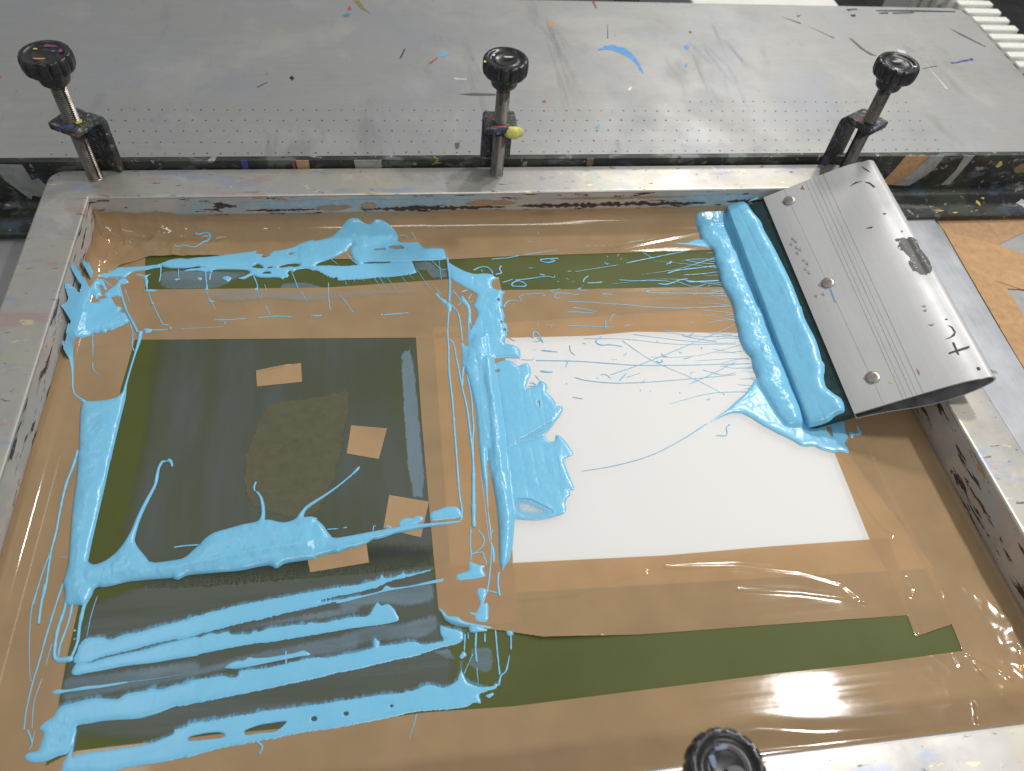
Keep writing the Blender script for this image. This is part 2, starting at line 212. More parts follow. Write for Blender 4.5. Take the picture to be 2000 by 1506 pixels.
('T',7.5,7.5,[3014,-836,3055,-943]),
('T',9.4,9.4,[3149,-895,3198,-939,3231,-1033,3197,-1078]),
('T',11.3,11.3,[3176,-880,3223,-992]),
('T',16.0,9.4,[3249,-910,3292,-889,3315,-886]),
('T',9.4,9.4,[3341,-930,3300,-1006]),
('T',11.2,11.2,[3302,-1026,3345,-1049]),
('T',14.5,14.5,[3385,-631,3443,-595,3507,-588,3549,-632,3562,-687]),
('T',14.5,14.5,[3588,-694,3645,-674,3632,-624,3657,-575]),
('T',10.7,10.7,[3464,-618,3464,-662]),
('T',15.9,6.5,[3610,-1123,3644,-1063,3701,-1034,3766,-1058]),
('T',10.0,4.6,[3603,-1396,3641,-1417]),
('T',17.4,17.4,[3069,-1686,3062,-1865,3065,-2123,3059,-2408,3053,-2752,3048,-2913]),
('T',15.7,21.8,[3135,-1690,3155,-1984,3160,-2044,3177,-2230,3181,-2534,3179,-2725,3163,-2922]),
('T',17.4,17.4,[3190,-1792,3172,-1871,3161,-1993]),
('T',12.9,17.2,[3209,-1882,3223,-2091,3217,-2298,3212,-2418,3194,-2535,3183,-2687]),
('T',15.7,15.7,[3052,-2800,3048,-3023,3055,-3148,3039,-3234]),
('T',25.6,35.4,[3174,-2810,3149,-3066,3130,-3295]),
('T',9.7,9.7,[3108,-3300,3091,-3417,3090,-3493,3082,-3556]),
('T',9.0,9.0,[3160,-3324,3186,-3366,3193,-3406,3177,-3450,3132,-3487,3095,-3506]),
('T',8.0,8.0,[3095,-3503,3137,-3497,3175,-3498,3179,-3539,3190,-3572,3185,-3596]),
('P',1.2,4,0,[3063,-3592,3072,-3555,3105,-3577,3139,-3592,3185,-3599,3159,-3625,3181,-3682,3094,-3696,2968,-3693,2971,-3651,3007,-3642,3065,-3629]),
('P',1.8,3,0,[3243,-2815,3287,-2818,3256,-3074,3250,-3218,3254,-3312,3249,-3417,3240,-3416,3244,-3245,3249,-3108,3243,-2931]),
('P',1.2,2,0,[3245,-3423,3258,-3470,3259,-3534,3243,-3598,3237,-3544]),
('T',9.6,9.6,[3246,-3417,3223,-3568,3201,-3690,3178,-3767]),
('T',7.5,7.5,[3269,-3320,3238,-3377]),
('T',5.1,5.1,[3223,-2821,3229,-3072,3228,-3310,3234,-3442]),
('T',10.9,14.5,[3281,-3651,3258,-3695,3251,-3803])],
'roll':[('P',8.5,16,0,[5715,-59,5726,-21,5788,-8,5930,-8,6011,-8,6115,-34,6142,-222,6120,-535,6085,-820,6078,-1093,6068,-1366,6065,-1504,5739,-1487,5741,-1396,5772,-1270,5782,-1152,5768,-1018,5756,-907,5777,-744,5786,-589,5815,-458,5772,-375,5726,-265,5741,-135]),
('P',8.5,16,0,[5777,-1215,5750,-1382,5741,-1471,5714,-1619,5719,-1753,5759,-1838,5730,-1954,5737,-2046,5705,-2157,5728,-2269,5745,-2379,5763,-2486,5808,-2614,5971,-2615,6027,-2419,6040,-2234,6043,-2019,6048,-1735,6066,-1513,6102,-1204]),
('P',1.6,7,0,[5734,-2057,5658,-2143,5575,-2226,5503,-2276,5359,-2385,5142,-2512,5377,-2416,5474,-2422,5540,-2471,5619,-2560,5723,-2649,5830,-2728,5886,-2792,5986,-2790,6041,-2834,6134,-2870,6182,-2864,6239,-2878,6257,-2889,6273,-2840,6258,-2789,6318,-2732,6317,-2670,6354,-2558,6132,-2532,5939,-2304,5776,-2128]),
('H',[6162,-2608,6198,-2600,6176,-2732,6152,-2669]),
('P',0.9,2,0,[6343,-2672,6375,-2685,6396,-2702,6420,-2688,6441,-2606,6451,-2638,6456,-2701,6425,-2719,6373,-2711,6350,-2745,6340,-2703]),
('P',1.2,2,0,[5726,-265,5631,-289,5563,-328,5452,-310,5379,-294,5463,-338,5555,-354,5647,-371,5764,-402,5827,-418])],
'strings':[('T',10.2,7.1,[3939,-251,4145,-270,4385,-314,4568,-332,4819,-328,5084,-274,5347,-246,5731,-222]),
('T',9.0,6.3,[3890,-433,4188,-386,4441,-346,4694,-324,4950,-306]),
('T',12.8,9.0,[3573,-485,3729,-473,3852,-444]),
('T',8.3,5.8,[4021,-80,4054,-133,3940,-201]),
('T',25.8,18.0,[4069,-134,4092,-148]),
('T',12.6,8.8,[4494,-111,4496,-144]),
('T',15.1,10.6,[4224,-500,4109,-501,4047,-511,4050,-531,4113,-553,4183,-528,4143,-514]),
('T',9.9,6.9,[3911,-621,3965,-621]),
('T',11.5,8.1,[3636,-802,3665,-795,3745,-761]),
('T',12.6,8.8,[3761,-778,3891,-764,4060,-738,4134,-757,4151,-725]),
('T',17.3,12.1,[3722,-854,3733,-814,3794,-789,3853,-830,3842,-862,3722,-854]),
('T',12.8,8.9,[4005,-711,4063,-717]),
('T',9.8,6.8,[4154,-816,4185,-809]),
('T',9.9,6.9,[4250,-770,4276,-796]),
('T',9.8,6.9,[4300,-827,4327,-811]),
('T',15.8,11.0,[4406,-834,4427,-786,4476,-747]),
('T',14.8,10.4,[4445,-844,4553,-844,4598,-831]),
('T',16.3,11.4,[4669,-568,4681,-598,4708,-587]),
('T',7.0,4.9,[4355,-687,4567,-650,4808,-608]),
('T',11.2,7.9,[4880,-589,5150,-526,5419,-465,5692,-403]),
('T',12.5,8.7,[5082,-444,5171,-544]),
('T',10.3,7.2,[4836,-453,4810,-496]),
('T',10.0,7.0,[4763,-816,4953,-836,5195,-846,5306,-889]),
('T',13.1,9.2,[5131,-881,5219,-893,5356,-841,5446,-828]),
('T',16.3,11.4,[5429,-844,5447,-870,5747,-866]),
('T',9.1,6.4,[5315,-856,5478,-938,5611,-902]),
('T',13.3,9.3,[5257,-748,5379,-707,5612,-682,5784,-658]),
('T',9.4,6.6,[5491,-573,5632,-614,5773,-633]),
('T',7.7,5.4,[5411,-776,5588,-767,5757,-748]),
('T',17.6,12.3,[5303,-618,5351,-577]),
('T',7.6,5.3,[3829,-962,4014,-957]),
('T',8.6,6.0,[3828,-965,3773,-991,3785,-1030,3776,-1053]),
('T',9.7,6.8,[4174,-909,4070,-933,4117,-967,4103,-1021,4155,-1019]),
('T',9.7,6.8,[4119,-959,4233,-972,4301,-988,4343,-982]),
('T',9.8,6.9,[4381,-902,4336,-924,4437,-949]),
('T',12.7,8.9,[4558,-994,4617,-997,4662,-1007]),
('T',24.5,17.1,[4588,-994,4605,-1000]),
('T',8.6,6.0,[4221,-1074,4421,-1094,4741,-1137,4991,-1180,5306,-1208,5755,-1201]),
('T',10.5,7.4,[4254,-1153,4381,-1182,4467,-1217]),
('T',11.4,8.0,[4193,-1204,4306,-1213,4430,-1231]),
('T',8.9,6.3,[4984,-986,5154,-1005,5744,-1039]),
('T',8.6,6.0,[4633,-1256,4603,-1262,4557,-1343]),
('T',5.6,3.9,[3970,-1351,4054,-1357]),
('T',8.4,5.9,[4164,-1371,4365,-1388,4589,-1409]),
('T',12.4,8.7,[4522,-1319,4504,-1430]),
('T',8.5,6.0,[4682,-1402,4725,-1390,4760,-1414]),
('T',6.5,4.6,[3897,-1318,3893,-1369]),
('T',10.0,7.0,[3614,-1486,3663,-1524]),
('T',16.4,11.5,[3826,-1497,3840,-1440,3868,-1434,3897,-1501,3910,-1559]),
('T',6.4,4.5,[3865,-1496,3892,-1536,3820,-1540]),
('T',11.2,7.8,[4447,-1516,4389,-1556,4393,-1592,4433,-1613,4512,-1613,4613,-1640]),
('T',12.6,8.8,[3881,-1642,4024,-1671]),
('T',10.1,7.0,[4141,-1600,4139,-1671,4170,-1714]),
('T',6.2,4.4,[3689,-1736,3774,-1747,3808,-1735]),
('T',8.5,5.9,[3816,-1754,4179,-1784,4499,-1831,4714,-1860,5155,-1883,5607,-1895]),
('T',9.0,6.3,[4092,-1786,4063,-1846]),
('T',12.4,8.7,[3841,-1874,3881,-1887,3945,-1889]),
('T',7.1,5.0,[4116,-1957,4216,-1997,4402,-2035,4615,-2048,4890,-2045,5557,-2017]),
('T',8.1,5.6,[4350,-1945,4399,-1945,4433,-1990]),
('T',11.6,8.1,[4503,-2018,4579,-1945]),
('T',6.3,4.4,[4575,-1985,4704,-1948]),
('T',4.7,3.3,[4623,-1569,4838,-1809,5158,-2034,5392,-2223]),
('T',7.2,5.0,[4441,-1950,4714,-1857,5089,-1710,5742,-1434]),
('T',4.6,3.2,[4282,-1529,4671,-1557,5108,-1639,5668,-1669]),
('T',11.1,7.7,[4878,-1825,4908,-1841,4932,-1835]),
('T',10.3,7.2,[4951,-1738,4955,-1766,4991,-1778]),
('T',6.5,4.6,[5130,-1811,5201,-1801]),
('T',7.3,5.1,[5122,-2086,5350,-1991,5605,-1867]),
('T',4.8,3.3,[5033,-1480,5229,-1490]),
('T',10.5,7.4,[5243,-1565,5319,-1503]),
('T',5.2,3.6,[4740,-1502,5121,-1588,5454,-1643,5672,-1655]),
('T',5.4,3.8,[3801,-1631,3833,-1637]),
('T',6.4,4.5,[4595,-1746,4624,-1733,4630,-1712]),
('T',5.6,3.9,[5273,-1945,5435,-2010,5566,-1990]),
('T',4.8,3.3,[5432,-1714,5634,-1776]),
('T',7.7,5.4,[5192,-1540,5351,-1593,5492,-1630]),
('T',5.5,3.8,[4508,-1790,4484,-1774]),
('T',7.9,3.9,[5142,-2511,4882,-2655,4592,-2782,4282,-2854,4008,-2885]),
('T',9.7,6.2,[5341,-2530,5301,-2559,5278,-2633,5186,-2632]),
('T',5.4,5.4,[5814,-2594,5782,-2617]),
('T',15.0,4.4,[3837,-1874,3869,-1878,3945,-1891]),
('T',6.9,6.9,[4068,-2166,4151,-2190]),
('T',7.8,7.8,[3728,-1993,3765,-2004,3776,-2027,3712,-2031]),
('T',7.0,7.0,[3788,-1917,3815,-1972]),
('T',4.3,2.6,[5796,-678,5717,-665,5633,-674]),
('T',6.1,2.5,[5757,-1372,5592,-1381,5421,-1416]),
('T',4.3,2.6,[5781,-791,5667,-788,5563,-753]),
('T',6.3,2.4,[5721,-1585,5574,-1542,5423,-1518]),
('T',5.8,2.4,[5725,-1750,5579,-1762,5438,-1759]),
('T',8.2,2.7,[5820,-539,5393,-686,5000,-751]),
('T',7.0,2.4,[5740,-1946,5683,-1952,5630,-1947]),
('T',4.9,2.5,[5763,-1294,5477,-1244,5190,-1203]),
('T',6.3,2.6,[5787,-744,5752,-748,5720,-741]),
('T',7.4,2.4,[5720,-1600,5571,-1591,5411,-1622]),
('T',5.1,2.4,[5721,-1573,5369,-1559,5034,-1493]),
('T',7.0,2.5,[5752,-1395,5620,-1339,5481,-1309]),
('T',4.0,2.4,[5722,-1534,5617,-1551,5509,-1580]),
('T',8.0,2.6,[5760,-986,5663,-1016,5570,-1033]),
('T',8.0,2.7,[5731,-257,5602,-254,5478,-237]),
('T',4.3,2.3,[5733,-2000,5682,-1988,5630,-1977]),
('T',4.8,2.5,[5754,-1040,5684,-1002,5606,-987]),
('T',4.6,2.4,[5733,-1837,5474,-1835,5216,-1842]),
('T',6.2,2.3,[5719,-2087,5679,-2070,5637,-2061]),
('T',4.4,2.7,[5826,-474,5777,-473,5726,-477]),
('T',5.6,2.4,[5739,-1935,5584,-1944,5443,-1909]),
('T',6.9,2.6,[5793,-694,5483,-624,5170,-567]),
('T',5.0,2.5,[5759,-1141,5638,-1088,5509,-1056]),
('T',8.0,2.6,[5807,-610,5680,-580,5549,-565]),
('T',6.8,2.6,[5769,-891,5674,-895,5587,-876]),
('T',7.1,2.4,[5734,-1851,5696,-1836,5655,-1828]),
('T',6.1,2.3,[5724,-2056,5644,-2067,5569,-2064]),
('T',7.3,2.4,[5737,-1897,5594,-1898,5445,-1918]),
('T',4.4,2.3,[5677,-2145,5601,-2135,5528,-2120]),
('T',7.6,2.5,[5755,-1069,5648,-1064,5548,-1034]),
('T',4.7,2.4,[5718,-1679,5255,-1783,4834,-1777]),
('T',7.8,2.7,[5727,-233,5661,-231,5591,-247]),
('T',6.4,2.4,[5733,-1836,5594,-1849,5449,-1886]),
('T',7.0,2.6,[5765,-927,5231,-821,4668,-867]),
('T',7.6,2.7,[5785,-412,5635,-392,5482,-386]),
('T',7.8,2.5,[5763,-1319,5726,-1309,5687,-1310]),
('T',6.0,2.5,[5762,-1198,5610,-1162,5450,-1153]),
('T',5.0,2.3,[5665,-2159,5615,-2172,5568,-2177]),
('T',6.9,2.3,[5625,-2205,5264,-2203,4886,-2287]),
('T',6.6,2.6,[5812,-581,5635,-554,5447,-573]),
('T',5.5,2.5,[5757,-1018,5689,-1001,5622,-983]),
('T',6.1,2.5,[5761,-1354,5715,-1334,5668,-1320]),
('T',5.9,4.1,[4530,-1781,4523,-1781,4520,-1778]),
('T',8.8,4.5,[5445,-1054,5456,-1024,5479,-1024]),
('T',7.4,4.2,[4950,-1587,4935,-1610,4914,-1606]),
('T',8.9,4.6,[5614,-941,5635,-923,5654,-930]),
('T',9.2,4.6,[4708,-503,4713,-487,4725,-487]),
('T',6.2,4.6,[4074,-335,4085,-357,4075,-367]),
('T',8.8,4.5,[5549,-1094,5539,-1086,5541,-1079]),
('T',8.5,4.3,[3880,-1086,3889,-1082,3896,-1087]),
('T',10.5,4.4,[4390,-876,4396,-878,4397,-881]),
('T',5.5,4.1,[5148,-1987,5162,-1965,5184,-1968]),
('T',9.2,4.3,[4823,-1336,4804,-1323,4805,-1310]),
('T',10.1,4.8,[5877,-485,5870,-465,5881,-456]),
('T',6.7,4.1,[4729,-2020,4716,-2042,4696,-2039]),
('T',5.7,4.0,[4664,-2141,4664,-2130,4671,-2128]),
('T',6.8,4.1,[4258,-1585,4281,-1586,4290,-1598]),
('T',4.5,4.0,[4326,-1969,4321,-1982,4310,-1982]),
('T',6.7,4.2,[4013,-1391,4009,-1373,4021,-1368]),
('T',10.4,4.3,[5489,-1645,5491,-1651,5488,-1654]),
('T',5.0,4.1,[5384,-2231,5377,-2223,5380,-2219]),
('T',9.6,4.5,[4281,-686,4305,-675,4322,-686]),
('T',5.9,4.4,[4048,-716,4036,-743,4013,-741]),
('T',6.2,4.2,[5136,-1745,5115,-1736,5113,-1723]),
('T',7.1,4.6,[4875,-551,4880,-556,4879,-560]),
('T',10.5,4.6,[4057,-280,4070,-280,4075,-287]),
('T',9.5,4.2,[4937,-1836,4929,-1815,4941,-1806]),
('T',7.9,4.3,[5061,-1488,5059,-1467,5073,-1462]),
('T',5.5,4.6,[4830,-541,4843,-526,4858,-530]),
('T',7.9,3.9,[3878,-2050,3875,-2063,3865,-2064]),
('T',5.2,4.6,[5493,-990,5479,-1000,5467,-995]),
('T',6.4,4.9,[5744,-225,5755,-222,5760,-227]),
('T',7.2,4.1,[5172,-2032,5169,-2048,5157,-2050]),
('T',9.5,4.6,[5279,-635,5298,-607,5323,-612]),
('T',9.0,4.1,[5249,-2254,5229,-2268,5212,-2261]),
('T',7.1,4.7,[5040,-431,5026,-409,5034,-397]),
('T',7.8,4.0,[4753,-2148,4749,-2144,4751,-2141]),
('T',9.1,3.9,[4043,-2029,4039,-2019,4045,-2016]),
('T',10.3,4.5,[4989,-992,5007,-969,5029,-974]),
('T',7.7,4.3,[5332,-1710,5332,-1692,5344,-1688]),
('T',8.1,4.6,[5744,-1058,5759,-1071,5756,-1081]),
('T',5.1,4.2,[4697,-1549,4695,-1559,4687,-1560]),
('T',9.8,4.0,[5001,-2185,5000,-2177,5005,-2176]),
('T',8.5,4.4,[5307,-1391,5330,-1392,5337,-1404]),
('T',8.4,4.8,[5172,-205,5173,-196,5178,-195]),
('T',9.5,4.3,[3997,-995,4015,-981,4032,-989]),
('T',7.2,4.3,[4295,-1074,4291,-1069,4292,-1066])],
'hook':[('T',22.8,10.0,[834,-84,862,-94,899,-85,940,-83,965,-101,957,-138,924,-175,884,-212,844,-244,808,-237,770,-227,726,-221,699,-234,666,-232])],
'coat':[('P',5.5,9,0,[-61,2637,-16,2682,70,2718,128,2721,204,2652,214,2584,231,2480,266,2341,261,2226,285,1997,299,1744,312,1501,308,1265,300,1081,290,957,-45,1099,-34,1395,-61,1546,-71,1704,-67,1885,-63,2070,-60,2327,-71,2506]),
('P',5.5,9,0,[-25,1379,314,1228,299,1076,305,978,318,821,310,687,297,592,308,543,286,475,260,421,247,329,286,241,325,185,329,122,312,47,227,37,176,5,99,-3,1,1,-21,64,-31,169,-30,315,-24,507,-43,715,-47,890,-42,1101]),
('P',1.5,3,0,[126,2715,199,2703,285,2672,344,2650,295,2643,222,2649])],
'film_a':[('P',0,0,0.6,[568,-530,777,-517,991,-536,1135,-552,1351,-572,1249,-641,1183,-701,1085,-775,599,-754]),
('P',0,0,0.6,[1647,-720,1863,-714,2009,-788,2011,-860,1866,-809,1615,-799]),
('P',0,0,0.6,[2829,-496,2999,-486,3039,-571,3136,-618,3144,-717,2969,-709,2945,-611,2869,-608,2841,-552])],
'film_b':[('P',0,0,0.6,[1155,-4121,1378,-4105,1572,-4061,1834,-4030,2150,-3995,2311,-3986,2310,-4126,2073,-4135,1839,-4135,1579,-4149,1385,-4176,1166,-4207]),
('P',0,0,0.6,[2163,-3982,2407,-3938,2570,-3954,2823,-3901,2840,-4014,2728,-4087,2404,-4072,2164,-4114]),
('P',0,0,0.6,[488,-4092,727,-4094,1018,-4077,1316,-4059,1331,-4193,1112,-4216,895,-4232,655,-4251,515,-4258]),
('P',0,0,0.6,[1421,-3916,1667,-3857,1905,-3828,2313,-3789,2312,-3875,2068,-3895,1828,-3897,1623,-3911]),
('P',0,0,0.6,[2161,-3751,2411,-3712,2814,-3657,2819,-3839,2624,-3856,2409,-3818,2162,-3881]),
('P',0,0,0.6,[2164,-4106,2166,-4273,2400,-4265,2717,-4274,2733,-4283,2478,-4297,2166,-4281])],
'film_g':[('P',0,0,0.6,[571,-3496,2847,-3311,2850,-3888,2956,-4376,2700,-4553,668,-4554,448,-4181])],
'film_c':[('P',0,0,0.6,[2756,-4165,2887,-4153,2900,-4203,2944,-4256,3006,-4295,3017,-4174,3075,-4171,3165,-4180,3161,-4294,3114,-4350,3067,-4333,2961,-4250,2850,-4223])],
'film_d':[('P',0,0,0.6,[605,-1149,1360,-1157,2052,-1192,2985,-1238,2976,-2011,2981,-3026,2974,-3562,2438,-3591,1953,-3585,1217,-3591,626,-3537,668,-2538])],
'film_t':[('P',0,0,0.6,[1777,-837,2050,-839,2137,-853,2501,-848,2871,-843,2867,-927,2499,-931,2102,-973,1854,-992,1569,-929,1155,-959,862,-796,1348,-777]),
('P',0,0,0.6,[3133,-3535,3155,-3550,3141,-3567,3124,-3559])],
'film_e':[('P',0,0,0.6,[2656,-1606,2771,-1555,2805,-3034,2678,-3002])],
'clear':[('P',0,0,0.6,[1523,-2272,1572,-2127,1665,-2042,1904,-2037,2065,-2006,2236,-1954,2252,-2173,2197,-2416,2171,-2650,2098,-2912,1993,-3116,1795,-3108,1666,-3048,1518,-2973,1452,-2731,1464,-2505])],
'white':[('P',0,0,0.6,[3439,-3075,3569,-3089,3682,-3168,3740,-3217,3694,-3251,3600,-3257,3510,-3240,3448,-3197]),
('P',0,0,0.6,[3500,-2600,3674,-2490,3867,-2393,3816,-2480,3737,-2534,3621,-2580])]}
TAPE = {'back':[8,-8,6992,-8,6236,-436,5828,-436,4794,-444,3775,-451,3133,-477,1853,-422,1025,-344,454,-344,243,-449,8,-750],
'left':[8,-200,79,-8,420,-322,457,-716,486,-1333,460,-1853,500,-3343,499,-4031,519,-4538,450,-5080,8,-5080],
'midh':[8,-726,425,-389,480,-755,2046,-797,3123,-737,3613,-731,3622,-899,4445,-921,5193,-933,5803,-953,6025,-1227,5963,-1559,5722,-1534,4766,-1471,4334,-1497,3571,-1481,2795,-1439,487,-1339,8,-1434],
'midv':[2805,-1410,3590,-1361,3379,-3602,3379,-3827,3387,-4028,3177,-4033,2904,-4000,2829,-3886,2826,-3626,2816,-3099,2805,-2360],
'bot':[2830,-3568,3372,-3597,4500,-3637,5294,-3636,6107,-3647,6261,-3652,6236,-3932,6139,-4243,5094,-4214,4176,-4193,3510,-4150,3242,-4075,2937,-4017,2835,-3901],
'rightv':[5939,-1482,6114,-2095,6142,-2806,6112,-3656,6135,-3883,6134,-4235,6128,-4398,6435,-4339,6478,-4113,6464,-3257,6451,-2451,6536,-1513],
'rightw':[6992,-8,6992,-5080,6599,-4981,6423,-4531,6435,-4339,6433,-3868,6434,-2817,6443,-1998,6495,-160],
'front':[537,-4595,661,-4545,1473,-4539,2292,-4556,2701,-4544,3249,-4565,4057,-4554,4980,-4542,5722,-4542,6424,-4528,6691,-4618,6992,-4500,6992,-5080,8,-5080,8,-4900],
'patch0':[1485,-1727,1843,-1666,1858,-1867,1505,-1893],
'patch1':[2252,-2327,2530,-2376,2460,-2657,2217,-2588],
'patch2':[2528,-2977,2818,-3056,2742,-3343,2479,-3247],
'patch3':[1949,-3432,2357,-3358,2373,-3505,1973,-3542],
'OPEN':[2961,-1329,5823,-1217,6514,-3917,2933,-3804]}
